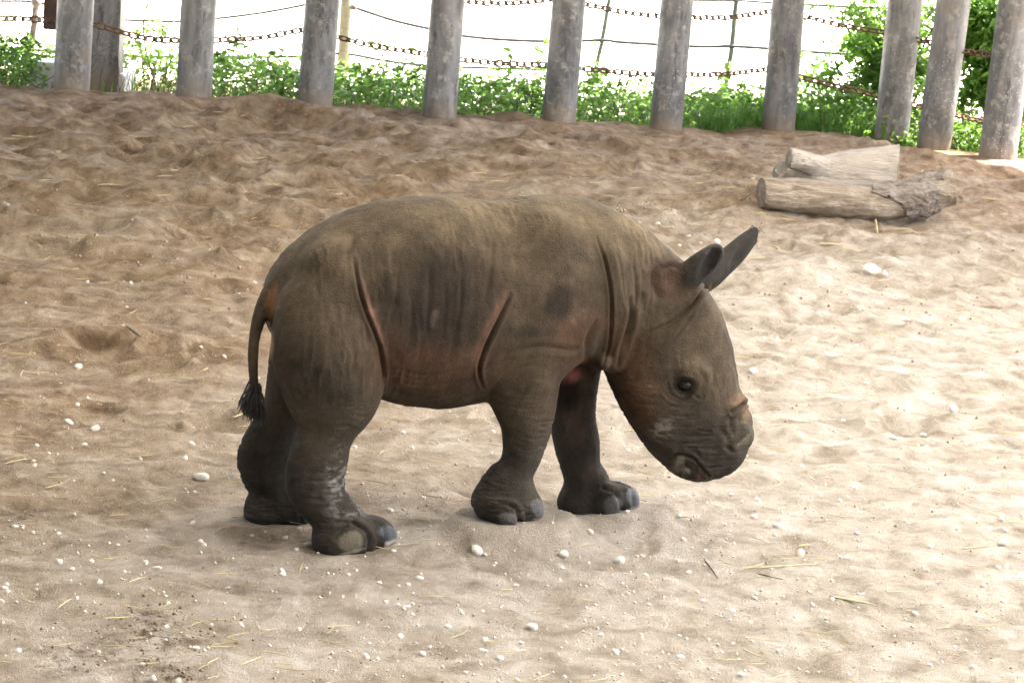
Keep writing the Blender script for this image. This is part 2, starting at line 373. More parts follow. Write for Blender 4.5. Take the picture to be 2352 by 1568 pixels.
def build_sand():
    nr, nc = 760, 860
    v = np.linspace(0, 1, nr); y = 2.2 * (16.2 / 2.2) ** v
    u = np.linspace(-1, 1, nc); X = (u[None, :] * (.36 * y[:, None] + .9)); X = X + np.sign(u)[None] * np.maximum(np.abs(u)[None] - .96, 0) * 60
    Y = np.repeat(y[:, None], nc, 1); Z = ground_z(X, Y)
    global SANDG; SANDG = Z
    i = np.arange(nr * nc).reshape(nr, nc); Q = np.stack([i[:-1, :-1], i[:-1, 1:], i[1:, 1:], i[1:, :-1]], -1).reshape(-1, 4)
    me = mesh_np('sand', np.stack([X, Y, Z], -1).reshape(-1, 3), Q)
    # pale lime grit, plus brighter light painted into the sand at right and front
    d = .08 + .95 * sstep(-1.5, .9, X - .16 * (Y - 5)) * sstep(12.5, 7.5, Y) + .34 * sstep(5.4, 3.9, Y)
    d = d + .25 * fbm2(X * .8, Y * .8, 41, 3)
    a = me.attributes.new('pale_tone', 'FLOAT', 'POINT'); a.data.foreach_set('value', np.clip(d, 0, 1).astype(np.float32).ravel())
    s = 0
    for (px, py, r, k) in [(390, 1440, .09, .8), (270, 1490, .12, .7), (400, 1555, .05, .9), (150, 1520, .07, .5), (330, 1400, .04, .7), (1100, 1490, .04, .4), (1500, 500, .18, .5), (1420, 480, .15, .45)]:
        p = at_y(px, py, base_y(px, py)); s = s + k * np.exp(-((X - p[0]) ** 2 + ((Y - p[1]) / 1.2) ** 2) / r ** 2)
    a = me.attributes.new('stain', 'FLOAT', 'POINT'); a.data.foreach_set('value', np.clip(s, 0, 1).astype(np.float32).ravel())
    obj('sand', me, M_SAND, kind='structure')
build_sand()
def sand_z(x, y):
    x, y = np.asarray(x, float), np.asarray(y, float); G = SANDG; nr, nc = G.shape
    r = np.clip(np.log(y / 2.2) / math.log(16.2 / 2.2) * (nr - 1), 0, nr - 1.001); c = np.clip((np.clip(x / (.36 * y + .9), -.95, .95) + 1) / 2 * (nc - 1), 0, nc - 1.001)
    i, j = r.astype(int), c.astype(int); f, g = r - i, c - j
    return G[i, j] * (1 - f) * (1 - g) + G[i + 1, j] * f * (1 - g) + G[i, j + 1] * (1 - f) * g + G[i + 1, j + 1] * f * g
def on_sand(px, py):
    z = 0.0
    for _ in range(8):
        y = base_y(px, py, z); p = at_y(px, py, y); z = .5 * z + .5 * float(sand_z(p[0:1], p[1:2])[0])
    return np.array([p[0], p[1], float(sand_z(p[0:1], p[1:2])[0])])

# the open yard beyond, one sheet out to the horizon, and the planting strip
bm = bmesh.new(); S_ = 900
vs = [bm.verts.new(c) for c in ((-S_, -S_, -.30), (S_, -S_, -.30), (S_, S_, -.30), (-S_, S_, -.30))]; bm.faces.new(vs)
me = bpy.data.meshes.new('ground'); bm.to_mesh(me); bm.free(); obj('ground', me, M_YARD, kind='structure')
gx, gy = np.meshgrid(np.linspace(-9, 9, 120), np.linspace(14.5, 18.6, 40)); gz = -.17 + .03 * fbm2(gx * 2, gy * 2, 51) - .14 * sstep(17.3, 18.5, gy) - .14 * sstep(7.5, 8.9, np.abs(gx))
i = np.arange(gx.size).reshape(gx.shape); Q = np.stack([i[:-1, :-1], i[:-1, 1:], i[1:, 1:], i[1:, :-1]], -1).reshape(-1, 4)
obj('planting_bed', mesh_np('planting_bed', np.stack([gx, gy, gz], -1).reshape(-1, 3), Q), M_SOIL, kind='structure')
def bed_z(x, y): return np.maximum(-.17 + .03 * fbm2(np.asarray(x) * 2, np.asarray(y) * 2, 51) - .14 * sstep(17.3, 18.5, np.asarray(y)), sand_z(x, y))

# ------------------------------------------------------------------ shade roof over the pen (above the frame)
ROOF_Z = 3.7
def slab(name, pts, z0, z1):
    bm = bmesh.new(); lo = [bm.verts.new((x, y, z0)) for x, y in pts]; hi = [bm.verts.new((x, y, z1)) for x, y in pts]; n = len(pts)
    bm.faces.new(lo[::-1]); bm.faces.new(hi)
    for i in range(n): bm.faces.new((lo[i], lo[(i + 1) % n], hi[(i + 1) % n], hi[i]))
    me = bpy.data.meshes.new(name); bm.to_mesh(me); bm.free(); return me
PANEL_Y0, PANEL_Y1, PANEL_X0 = 2.0, 10.2, -.9          # translucent roof panels, added to spread soft light over the pen
def redge(y): return 4.75 + (15.4 - y) * .62 if y > 13.4 else 5.99 + (13.4 - y) * .06       # the eave runs slightly askew to the fence
def build_roof():
    e = empty('shade_roof', (0, 0, 0), label='wide flat shade roof carried on steel columns above the sandy pen', category='roof')
    YB, YF = 17.1, -7.0
    obj('roof_deck', slab('roof_deck', [(-16, PANEL_Y1), (redge(PANEL_Y1), PANEL_Y1), (redge(13.4), 13.4), (redge(YB), YB), (-16, YB)], ROOF_Z, ROOF_Z + .1), M_ROOF, e)
    obj('roof_deck', slab('roof_deck', [(-16, PANEL_Y0), (PANEL_X0, PANEL_Y0), (PANEL_X0, PANEL_Y1), (-16, PANEL_Y1)], ROOF_Z, ROOF_Z + .1), M_ROOF, e)
    obj('roof_deck', slab('roof_deck', [(-16, YF), (redge(YF), YF), (redge(PANEL_Y0), PANEL_Y0), (-16, PANEL_Y0)], ROOF_Z, ROOF_Z + .1), M_ROOF, e)
    x = PANEL_X0 - .02; nx = 5
    for k in range(nx):
        a, b = k / nx, (k + 1) / nx + .01
        f = lambda t, y: x + (redge(y) - x) * t
        obj('added_light_panel', slab('added_light_panel', [(f(a, PANEL_Y0), PANEL_Y0 - .0), (f(b, PANEL_Y0), PANEL_Y0 - .0), (f(b, PANEL_Y1), PANEL_Y1 - .0), (f(a, PANEL_Y1), PANEL_Y1 - .0)], ROOF_Z + .03 + .02 * (k % 2), ROOF_Z + .036 + .02 * (k % 2)), M_PANEL, e)
    for xx in (-12, -8, -4, 1.2):
        obj('roof_beam', box_mesh('roof_beam', xx - .08, xx + .08, YF + .1, 15.4, ROOF_Z - .26, ROOF_Z - .003, 0), M_COLUMN, e)
    for (xx, yy) in ((-12, -6.5), (1.2, -6.5), (-12, 15.2), (4.2, 10.6)):
        obj('roof_column', box_mesh('roof_column', xx - .1, xx + .1, yy - .1, yy + .1, -.35, ROOF_Z - .263, 0), M_COLUMN, e)
    wl = empty('light_block_wall', (-5, -6.9, 0), label='unseen board wall added opposite the pipe posts to block light', category='wall')  # unseen wall added to cut the light from behind the camera
    obj('boarding', box_mesh('boarding', -11, 10, -.08, .08, -.35, ROOF_Z - .27, 0), M_ROOF, wl)
build_roof()

# ------------------------------------------------------------------ sdf modelling
class Sdf:
    def __init__(s, lo, hi, h):
        s.lo = np.array(lo, float); s.h = h; s.n = np.ceil((np.array(hi) - lo) / h).astype(int) + 1
        s.F = np.full(s.n, .06, np.float32)
    def box(s, c, r):
        a = np.clip(np.floor((np.min(c, 0) - r - s.lo) / s.h).astype(int), 0, s.n); b = np.clip(np.ceil((np.max(c, 0) + r - s.lo) / s.h).astype(int) + 1, 0, s.n)
        sl = tuple(slice(p, q) for p, q in zip(a, b))
        g = [(s.lo[k] + s.h * np.arange(a[k], b[k])).astype(np.float32) for k in range(3)]
        return sl, g[0][:, None, None], g[1][None, :, None], g[2][None, None, :]
    def chain(s, st, k=.02, sub=4, p_=2.0):
        """st rows: x y z a b (a = half height in the side plane, b = half width across); smooth union into the field"""
        st = np.asarray(st, float); st = catmull(st, (len(st) - 1) * sub + 1) if len(st) > 1 else np.vstack([st, st + [1e-4, 0, 0, 0, 0]])
        pad = .05; r = st[:, 3:5].max() + pad
        sl, X, Y, Z = s.box(st[:, :3], r); loc = None
        for p, q in zip(st[:-1], st[1:]):
            d = q[:3] - p[:3]; L2 = max(d[0] ** 2 + d[2] ** 2, 1e-9)
            t = np.clip(((X - p[0]) * d[0] + (Z - p[2]) * d[2]) / L2, 0, 1)
            a = p[3] + t * (q[3] - p[3]); b = p[4] + t * (q[4] - p[4])
            rin2 = (X - p[0] - t * d[0]) ** 2 + (Z - p[2] - t * d[2]) ** 2; yy = (Y - p[1] - t * d[1])
            if p_ != 2.0:
                rr = ((np.sqrt(rin2) / a) ** p_ + (np.abs(yy) / b) ** p_) ** (1 / p_); v = np.sqrt(rin2 + yy ** 2) * (1 - 1 / np.maximum(rr, .25)); v = np.where(rr > .25, v, -.05)
                loc = v if loc is None else np.minimum(loc, v); continue
            rr = np.sqrt(rin2 / a ** 2 + yy ** 2 / b ** 2)
            gr = np.sqrt(rin2 / a ** 4 + yy ** 2 / b ** 4) + 1e-6
            v = np.where(rr > .3, rr * (rr - 1) / gr, (rr - 1) * np.minimum(a, b))
            loc = v if loc is None else np.minimum(loc, v)
        s.merge(sl, loc.astype(np.float32), k); return s
    def merge(s, sl, v, k):
        A = s.F[sl]; hh = np.maximum(k - np.abs(A - v), 0) / k; s.F[sl] = np.minimum(A, v) - hh * hh * k * .25
    def carve(s, c, ax, rad, k=.006):
        """subtract an ellipsoid with axes ax (3x3 rows) and radii rad"""
        sl, X, Y, Z = s.box(np.array([c]), max(rad) + .02); u = 0
        for a, r in zip(ax, rad): u = u + (((X - c[0]) * a[0] + (Y - c[1]) * a[1] + (Z - c[2]) * a[2]) / r) ** 2
        v = -(np.sqrt(u) - 1) * min(rad); A = s.F[sl]; hh = np.maximum(k - np.abs(A - v), 0) / k; s.F[sl] = np.maximum(A, v) + hh * hh * k * .25
    def ellip(s, c, ax, rad, k=.01):
        sl, X, Y, Z = s.box(np.array([c]), max(rad) + .05); u = 0; w2 = 0
        for a, r in zip(ax, rad):
            q = ((X - c[0]) * a[0] + (Y - c[1]) * a[1] + (Z - c[2]) * a[2]); u = u + (q / r) ** 2; w2 = w2 + q * q / r ** 4
        rr = np.sqrt(u); v = np.where(rr > .3, rr * (rr - 1) / (np.sqrt(w2) + 1e-6), (rr - 1) * min(rad)); s.merge(sl, v.astype(np.float32), k)
    def cut(s, p, n, c=None, r=1e9, k=.004):
        """keep the side opposite to n, only within r of c"""
        sl, X, Y, Z = s.box(np.array([p if c is None else c]), min(r, 5)); v = (X - p[0]) * n[0] + (Y - p[1]) * n[1] + (Z - p[2]) * n[2]
        A = s.F[sl]; hh = np.maximum(k - np.abs(A - v), 0) / k; s.F[sl] = np.maximum(A, v) + hh * hh * k * .25
    def mesh(s):
        G = s.F; neg = G < 0; n = s.n
        c = [neg[a:n[0] - 1 + a, b:n[1] - 1 + b, d:n[2] - 1 + d] for a in (0, 1) for b in (0, 1) for d in (0, 1)]
        tot = sum(x.astype(np.int8) for x in c); act = (tot > 0) & (tot < 8); I = np.argwhere(act)
        idx = np.full(act.shape, -1, np.int64); idx[act] = np.arange(len(I))
        V = np.zeros((len(I), 3)); cnt = np.zeros(len(I))
        cor = np.array([(a, b, d) for a in (0, 1) for b in (0, 1) for d in (0, 1)])
        val = np.stack([G[I[:, 0] + a, I[:, 1] + b, I[:, 2] + d] for a, b, d in cor], 1).astype(float)
        for p in range(8):
            for q in range(p + 1, 8):
                if np.abs(cor[p] - cor[q]).sum() != 1: continue
                m = (val[:, p] < 0) != (val[:, q] < 0); t = val[m, p] / (val[m, p] - val[m, q])
                V[m] += cor[p] + t[:, None] * (cor[q] - cor[p]); cnt[m] += 1
        V = s.lo + s.h * (I + V / cnt[:, None]); Fs = []
        for ax in range(3):
            o1, o2 = (ax + 1) % 3, (ax + 2) % 3; a = [slice(None)] * 3; b = [slice(None)] * 3; a[ax] = slice(0, -1); b[ax] = slice(1, None)
            E = np.argwhere(neg[tuple(a)] != neg[tuple(b)])
            E = E[(E[:, o1] > 0) & (E[:, o2] > 0) & (E[:, o1] < n[o1] - 1) & (E[:, o2] < n[o2] - 1)]
            def cell(d1, d2):
                k = E.copy(); k[:, o1] -= d1; k[:, o2] -= d2; return idx[k[:, 0], k[:, 1], k[:, 2]]
            q = np.stack([cell(1, 1), cell(0, 1), cell(0, 0), cell(1, 0)], 1); fl = ~neg[E[:, 0], E[:, 1], E[:, 2]]; q[fl] = q[fl][:, ::-1]; Fs.append(q)
        return V, np.vstack(Fs)
def neigh_smooth(V, Q, it, lam=.5, mu=None):
    E = np.vstack([Q[:, [0, 1]], Q[:, [1, 2]], Q[:, [2, 3]], Q[:, [3, 0]]]); E = np.vstack([E, E[:, ::-1]]); n = len(V)
    deg = np.bincount(E[:, 0], minlength=n)[:, None]
    for k in range(it):
        A = np.stack([np.bincount(E[:, 0], V[E[:, 1], c], n) for c in range(3)], 1) / np.maximum(deg, 1); V = V + lam * (A - V)
        if mu is not None:
            A = np.stack([np.bincount(E[:, 0], V[E[:, 1], c], n) for c in range(3)], 1) / np.maximum(deg, 1); V = V + mu * (A - V)
    return V
def normals(V, Q):
    fn = np.cross(V[Q[:, 2]] - V[Q[:, 0]], V[Q[:, 3]] - V[Q[:, 1]]); N = np.zeros_like(V)
    for k in range(4):
        for c in range(3): N[:, c] += np.bincount(Q[:, k], fn[:, c], len(V))
    return N / np.maximum(np.linalg.norm(N, axis=1), 1e-12)[:, None]
def subdivide(V, Q):
    me = mesh_np('tmp', V, Q); o = bpy.data.objects.new('tmp', me); COL.objects.link(o); md = o.modifiers.new('s', 'SUBSURF'); md.levels = 1; md.render_levels = 1
    dg = bpy.context.evaluated_depsgraph_get(); e = o.evaluated_get(dg).to_mesh()
    V2 = np.empty(len(e.vertices) * 3, np.float32); e.vertices.foreach_get('co', V2); Q2 = np.empty(len(e.loops), np.int32); e.loops.foreach_get('vertex_index', Q2)
    bpy.data.objects.remove(o); bpy.data.meshes.remove(me); return V2.reshape(-1, 3).astype(float), Q2.reshape(-1, 4)

# ------------------------------------------------------------------ the rhino calf
def st(rows, yl=None):
    """rows: (px,py, px,py, b[, yl]) edge pairs -> stations"""
    o = []
    for r in rows:
        y = r[5] if len(r) > 5 else yl; a = side(r[0], r[1], y); b = side(r[2], r[3], y); o.append([*(a + b) / 2, np.linalg.norm(a - b) / 2, r[4]])
    return o
PXM = 4.85 / FPX
def blob(px, py, yl, rpx, b):
    c = side(px, py, yl); return [[*c, rpx * PXM, b]]
def build_rhino():
    S = Sdf((-.33, -.30, -.06), (1.02, .30, .88), .0055)
    trunk = st([(694, 614, 712, 780, .10), (765, 545, 745, 840, .150), (850, 488, 830, 880, .172), (930, 457, 910, 912, .182), (1010, 451, 990, 931, .187),
                (1100, 460, 1085, 914, .186), (1180, 456, 1170, 885, .176), (1265, 449, 1255, 842, .160), (1345, 466, 1325, 830, .145), (1420, 504, 1375, 832, .125), (1490, 550, 1412, 812, .108)], 0.0)
    S.chain(trunk, .02, 4, 2.25)
    head = st([(1530, 588, 1418, 800, .10, -.01), (1592, 640, 1432, 858, .100, -.02), (1627, 701, 1436, 918, .102, -.03), (1649, 776, 1453, 970, .098, -.045), (1668, 851, 1472, 1006, .091, -.06),
               (1691, 907, 1505, 1042, .080, -.075), (1703, 952, 1543, 1054, .070, -.085)])
    S.chain(head, .03, 4, 3.0)
    S.chain(blob(1688, 990, -.088, 37, .062), .016); S.chain(blob(1655, 1040, -.09, 42, .06), .016); S.chain(blob(1593, 1066, -.088, 38, .05), .022); S.chain(blob(1560, 1062, -.085, 26, .045), .02)
    for b in ((1558, 1056, -.128, 13, .013), (1582, 1058, -.133, 13, .013), (1570, 1080, -.126, 15, .014), (1597, 1084, -.128, 13, .012), (1618, 1062, -.138, 15, .013), (1592, 1040, -.138, 11, .010)): S.chain(blob(*b), .009)
    S.chain(blob(1690, 915, -.085, 16, .032), .02); S.chain(blob(1702, 958, -.088, 22, .035), .015)             # horn buds
    S.chain(blob(1590, 862, -.135, 30, .022), .03)                                                             # brow
    S.chain(st([(1384, 760, 1424, 770, .05, -.075), (1381, 815, 1423, 822, .05, -.06), (1385, 828, 1421, 832, .045, -.055)]), .008); S.chain(blob(1364, 818, -.05, 27, .080), .010)               # throat folds
    S.chain(st([(1375, 600, 1425, 590, .02, -.128), (1385, 690, 1436, 690, .02, -.118), (1385, 770, 1432, 775, .02, -.105), (1383, 822, 1424, 826, .03, -.07)]), .02)
    for sgn in (-1, 1):                                                                                        # hips and shoulder blades
        S.chain(st([(700, 640, 830, 600, .06, .09 * sgn), (660, 730, 850, 700, .075, .10 * sgn)]), .03)
        S.chain(st([(1200, 560, 1330, 560, .05, .105 * sgn), (1150, 660, 1370, 660, .055, .118 * sgn), (1122, 750, 1360, 752, .06, .112 * sgn), (1112, 806, 1298, 808, .06, .10 * sgn)]), .03)
    nh = st([(632, 745, 850, 715, .072, -.10), (624, 800, 872, 785, .085, -.108), (638, 855, 880, 848, .085, -.112), (660, 908, 868, 905, .077, -.114), (686, 956, 836, 946, .066, -.115),
             (684, 1003, 808, 1004, .056, -.115), (664, 1060, 796, 1058, .052, -.115), (656, 1102, 790, 1108, .050, -.115), (686, 1150, 798, 1146, .046, -.115), (716, 1192, 826, 1180, .050, -.115), (722, 1225, 850, 1205, .054, -.115)])
    S.chain(nh, .012)
    for b in ((764, 1244, -.115, 46, .058), (810, 1232, -.125, 50, .046), (816, 1244, -.138, 42, .040), (845, 1226, -.11, 44, .046), (868, 1230, -.112, 42, .040), (846, 1228, -.085, 40, .040)): S.chain(blob(*b), .02)
    nf = st([(1108, 815, 1292, 815, .068, -.10), (1108, 862, 1284, 862, .066, -.10), (1134, 922, 1276, 920, .057, -.097), (1154, 985, 1263, 975, .050, -.092), (1157, 1045, 1240, 1048, .045, -.088), (1140, 1085, 1220, 1092, .045, -.085), (1105, 1120, 1225, 1118, .05, -.085)])
    S.chain(nf, .012)
    for b in ((1128, 1152, -.085, 45, .052), (1190, 1150, -.085, 44, .050), (1160, 1180, -.118, 34, .034), (1210, 1165, -.085, 38, .040), (1196, 1165, -.055, 34, .036)): S.chain(blob(*b), .018)
    ff = st([(1275, 800, 1390, 780, .06, .09), (1268, 900, 1368, 890, .056, .09), (1265, 960, 1364, 960, .050, .087), (1276, 1022, 1376, 1018, .047, .085), (1290, 1078, 1378, 1072, .046, .085), (1300, 1115, 1398, 1102, .05, .085)])
    S.chain(ff, .012)
    for b in ((1322, 1152, .085, 43, .054), (1375, 1148, .08, 42, .05), (1388, 1154, .055, 40, .042), (1408, 1142, .085, 40, .044), (1430, 1146, .085, 37, .040), (1405, 1148, .115, 36, .038)): S.chain(blob(*b), .02)
    fh = st([(640, 740, 800, 740, .07, .095), (620, 815, 770, 820, .075, .10), (614, 880, 735, 885, .066, .102), (606, 930, 700, 935, .055, .102), (576, 985, 688, 990, .050, .10), (546, 1040, 676, 1050, .050, .10), (554, 1082, 664, 1090, .048, .10), (578, 1128, 668, 1126, .048, .10)])
    S.chain(fh, .012)
    for b in ((602, 1172, .10, 43, .054), (650, 1170, .10, 43, .052), (678, 1172, .075, 40, .042), (690, 1176, .11, 34, .04), (670, 1172, .132, 36, .04)): S.chain(blob(*b), .02)
    for (a, b) in SOLES.values():
        d = (b - a) / np.linalg.norm(b - a); n = np.array([d[2], 0, -d[0]])
        S.cut(a, n, (a + b) / 2 + [0, 0, -.035], .15, .012)
    # tail
    tl = st([(640, 616, 662, 650, .024, 0), (603, 664, 634, 690, .021, -.012), (580, 725, 610, 738, .017, -.022), (571, 790, 594, 795, .013, -.03), (572, 850, 592, 850, .011, -.035), (577, 892, 593, 892, .010, -.037)])
    S.chain(tl, .012)
    # ears: a solid spindle with a hollow in front
    EARS = []
    def ear(base, mid, tip, yb, ym, yt, wb, wm, wt, cdir, depth, op):
        B, Mi, Tp = side(*base, yb), side(*mid, ym), side(*tip, yt)
        S.chain([[*B, wb, wb], [*Mi, wm, wm * .8], [*Tp, wt, wt * .6]], .014, 6)
        ax = (Tp - B) / np.linalg.norm(Tp - B); c = side(*cdir[:2], cdir[2]); v = c - Mi; v -= ax * (v @ ax); v /= np.linalg.norm(v); wv = np.cross(ax, v)
        S.carve(Mi + ax * op[0] + v * depth, (ax, v, wv), op[1], .005); EARS.append((Mi + ax * op[0] + v * depth, (ax, v, wv), op[1]))
    S.chain([[*side(1570, 642, -.085), .030, .028], [*side(1612, 608, -.10), .030, .026], [*side(1642, 581, -.106), .022, .018]], .014, 6)
    S.chain([[*side(1618, 650, .05), .027, .020], [*side(1655, 612, .058), .030, .019], [*side(1690, 580, .064), .0275, .017], [*side(1720, 549, .07), .021, .014], [*side(1736, 537, .07), .016, .012]], .010, 10)
    c_ = side(1634, 606, -.128); a1 = side(1650, 560, -.118) - side(1600, 652, -.118); a1 /= np.linalg.norm(a1); a2 = np.array([0, -1.0, 0]); a2 -= a1 * (a1 @ a2); a2 /= np.linalg.norm(a2); a3 = np.cross(a1, a2)
    S.carve(c_, (a1, a2, a3), (.046, .022, .016), .004); EARS.append((c_, (a1, a2, a3), (.046, .022, .016)))
    c_ = side(1712, 566, .045); a1 = side(1735, 540, .06) - side(1670, 620, .06); a1 /= np.linalg.norm(a1); a2 = np.array([0, -1.0, 0]); a2 -= a1 * (a1 @ a2); a2 /= np.linalg.norm(a2); a3 = np.cross(a1, a2)
    S.carve(c_, (a1, a2, a3), (.060, .012, .011), .004)
    V, Q = S.mesh()
    # keep the one connected body
    V = neigh_smooth(V, Q, 3, .5, -.52)
    V, Q = subdivide(V, Q)
    N = normals(V, Q)
    px, py, dep = proj(to_world(V))
    near = sstep(.25, -.15, N[:, 1])
    nearp = sstep(.06, -.02, V[:, 1])
    D = np.zeros(len(V)); WN = near * nearp
    def pdist(pl):
        best = np.full(len(px), 1e9); pl = np.asarray(pl, float); tt = np.zeros(len(px)); L = 0
        tot = np.linalg.norm(np.diff(pl, axis=0), axis=1).sum()
        for a, b in zip(pl[:-1], pl[1:]):
            d = b - a; ll = np.linalg.norm(d); t = np.clip(((px - a[0]) * d[0] + (py - a[1]) * d[1]) / (ll * ll), 0, 1); q = np.hypot(px - a[0] - t * d[0], py - a[1] - t * d[1])
            m = q < best; best[m] = q[m]; tt[m] = (L + t[m] * ll) / tot; L += ll
        return best, tt
    jx = 5 * fbm3(np.stack([px, py, 0 * px], 1) / 40.0, 3); jy = 5 * fbm3(np.stack([px, py, 0 * px], 1) / 40.0 + 50, 4)
    crease_store = []
    def crease(pl, depth, wpx, bulge=.5, fade=True, smooth=True):
        nonlocal D
        pl = catmull(pl, max(len(pl) * 5, 8)) if smooth and len(pl) > 2 else pl
        d, t = pdist(pl); f = np.sin(np.clip(t * 1.02, 0.02, 1) * np.pi) ** .5 if fade else 1
        D = D - WN * f * (depth * np.exp(-(d / wpx) ** 2) - bulge * depth * np.exp(-((d - 2.4 * wpx) / (1.3 * wpx)) ** 2)); return d, t
    flank = [(812, 596), (822, 650), (838, 710), (858, 760), (874, 806), (880, 855), (872, 905)]
    elbow = [(1172, 678), (1146, 732), (1116, 795), (1100, 850), (1112, 898)]
    neck = [(1372, 545), (1392, 610), (1403, 680), (1404, 750), (1394, 810), (1382, 845)]
    crease(flank, .012, 3.5, .3); crease(elbow, .012, 3.5, .35); crease(neck, .009, 3.0, .2)
    crease([(1448, 690), (1450, 730), (1436, 780), (1424, 820), (1420, 852)], .010, 5, .5)
    crease([(1140, 838), (1180, 808), (1250, 796), (1310, 806), (1345, 790), (1372, 730)], .0028, 6, .5)
    crease([(1345, 830), (1352, 780), (1375, 730)], .006, 5, .5)
    crease([(645, 850), (655, 900), (690, 945)], .003, 6); crease([(790, 600), (806, 560), (812, 530)], .003, 8)
    for k, (x0, y0, x1, y1) in enumerate([(915, 600, 890, 760), (945, 640, 935, 800), (985, 610, 975, 790), (1020, 640, 1012, 790), (1058, 600, 1046, 770), (1090, 620, 1072, 790), (870, 560, 880, 690), (1130, 560, 1110, 700), (960, 700, 962, 830), (1040, 720, 1030, 840)]):
        crease([(x0, y0), ((x0 + x1) / 2 + 6, (y0 + y1) / 2), (x1, y1)], .0012 + .0012 * ((k * 7) % 5) / 4, 4 + (k * 3) % 4, .5)
    for k in range(6): crease([(890, 842 + 12 * k), (980, 862 + 12 * k), (1090, 838 + 12 * k)], .0018, 4, .5)          # belly
    for k in range(9): crease([(1120 + 6 * k, 905 + 8 * k), (1175 + 5 * k, 850 + 4 * k), (1250 + k, 830 + 5 * k)], .0016, 4, .5)   # above the elbow
    # neck and forehead wrinkles
    for k, (o_, dd_) in enumerate(((0, .0022), (11, .0012), (31, .0026), (46, .0010), (70, .0016))): crease([(1415 + o_ + 4 * k, 560 + 16 * k), (1430 + o_, 640 + 10 * ((k * 3) % 4)), (1436 + .7 * o_, 700 + 14 * ((k * 2) % 3))], dd_, 3.5, .4)
    for k in range(7): crease([(1468 + 9 * k, 770 + 6 * k), (1535 + 8 * k, 742 - 2 * k), (1590 + 4 * k, 700 - 6 * k), (1606 + 6 * k, 668 - 3 * k)], .0036, 3.2, .5)
    crease([(1505, 610), (1500, 650), (1515, 690)], .006, 8); crease([(1520, 620), (1545, 610), (1560, 618)], .005, 5)
    # eye, mouth, muzzle
    e = np.hypot((px - 1572) / 1.25, py - 888)
    D -= WN * .007 * np.exp(-(e / 17) ** 4); D += WN * .0022 * np.exp(-((e - 24) / 5) ** 2) - WN * .0008 * np.exp(-((e - 33) / 4) ** 2)
    for k, r in enumerate((34, 45, 57)): crease([(1572 - 1.1 * r * math.cos(t), 888 + .85 * r * math.sin(t)) for t in (.2 * k, .6, 1.1, 1.7, 2.5 - .3 * k)], .0012, 3, .5)
    crease([(1592, 905), (1606, 915), (1618, 908)], .003, 3); crease([(1600, 850), (1616, 866), (1620, 884)], .0028, 5)
    crease([(1544, 1064), (1549, 1046), (1568, 1043), (1588, 1049), (1604, 1066), (1618, 1082), (1626, 1092)], .0055, 3.2, .3, False)
    crease([(1556, 1068), (1580, 1062), (1604, 1072)], .005, 3.5); crease([(1548, 1080), (1570, 1072), (1600, 1080)], .003, 4)
    crease([(1582, 1034), (1598, 1038), (1610, 1052)], .004, 4); crease([(1575, 1028), (1600, 1026)], .003, 3)
    crease([(1708, 926), (1697, 936), (1682, 945)], .011, 4, .4, False)
    crease([(1682, 945), (1676, 970), (1684, 1000)], .003, 5); crease([(1655, 985), (1672, 1010), (1668, 1035)], .003, 6)
    nz = np.hypot(((px - 1676) * .8 + (py - 1030) * .6) / 1.9, (-(px - 1676) * .6 + (py - 1030) * .8)); D -= WN * .008 * np.exp(-(nz / 5) ** 2); D += WN * .0012 * np.exp(-((nz - 12) / 5) ** 2)                  # nostril
    # toes: grooves above and between nails
    for pl, dd in (([(810, 1200), (838, 1215), (848, 1240), (845, 1268)], .007), ([(770, 1238), (790, 1215), (815, 1206), (836, 1222)], .003), ([(862, 1200), (880, 1210), (884, 1240)], .003),
                   ([(1172, 1160), (1188, 1172), (1192, 1205)], .006), ([(1130, 1170), (1150, 1158), (1180, 1162)], .003)):
        crease(pl, dd, 4, .4, False)
    WN = sstep(.3, -.1, N[:, 1]) * sstep(0, .04, V[:, 1])
    for pl, dd in (([(1385, 1120), (1412, 1130), (1424, 1160), (1428, 1180)], .006), ([(1360, 1150), (1380, 1130), (1405, 1122)], .003), ([(1430, 1112), (1448, 1122), (1452, 1160)], .003), ([(680, 1150), (690, 1170), (692, 1200)], .004)):
        crease(pl, dd, 4, .4, False)
    WN = near * nearp
    # horizontal skin wrinkles round the shanks, fine relief elsewhere
    zz = V[:, 2]; P = V
    leg = sstep(.40, .24, zz)
    def rid(sc, sd): return 1 - 2 * np.abs(fbm3(P * np.array(sc), sd, 2))
    D += leg * .0032 * (rid((24, 24, 110), 61) - .6) * sstep(-.35, .3, fbm3(P * 8, 62)) + (1 - leg) * .0026 * (rid((64, 26, 24), 63) - .6) * sstep(-.25, .4, fbm3(P * 6, 64))
    D += .0010 * fbm3(P * 45, 65, 3) + .004 * fbm3(P * 12, 66, 2)
    D *= 1 - .9 * sstep(1560, 1590, px) * sstep(660, 640, py) * sstep(1575, 1600, px + .45 * (py - 620))
    V0 = V; V = V0 + N * D[:, None]
    # --- skin colours
    def region(pts, soft):
        d, t = pdist(pts); return d
    def ell(cx, cy, rx, ry, ang=0, e=2.0):
        c, s = math.cos(ang), math.sin(ang); x = (px + 2 * jx - cx) * c + (py + 2 * jy - cy) * s; y = -(px + 2 * jx - cx) * s + (py + 2 * jy - cy) * c
        return np.exp(-((x / rx) ** 2 + (y / ry) ** 2) ** e)
    C = np.tile(np.array([.165, .134, .096]), (len(V), 1))
    KSK = np.array([.270, .240, .208])
    def lay(mask, col, k=1.0, hi=False):
        nonlocal C
        m = np.clip(mask * k, 0, 1)[:, None]; col = np.array(col) / (KSK if hi else 1.0); C = C * (1 - m) + col * m
    n4 = .8 * fbm3(P * [90, 90, 200], 73, 2); n1 = fbm3(P * 9, 71); n2 = fbm3(P * 28, 72)
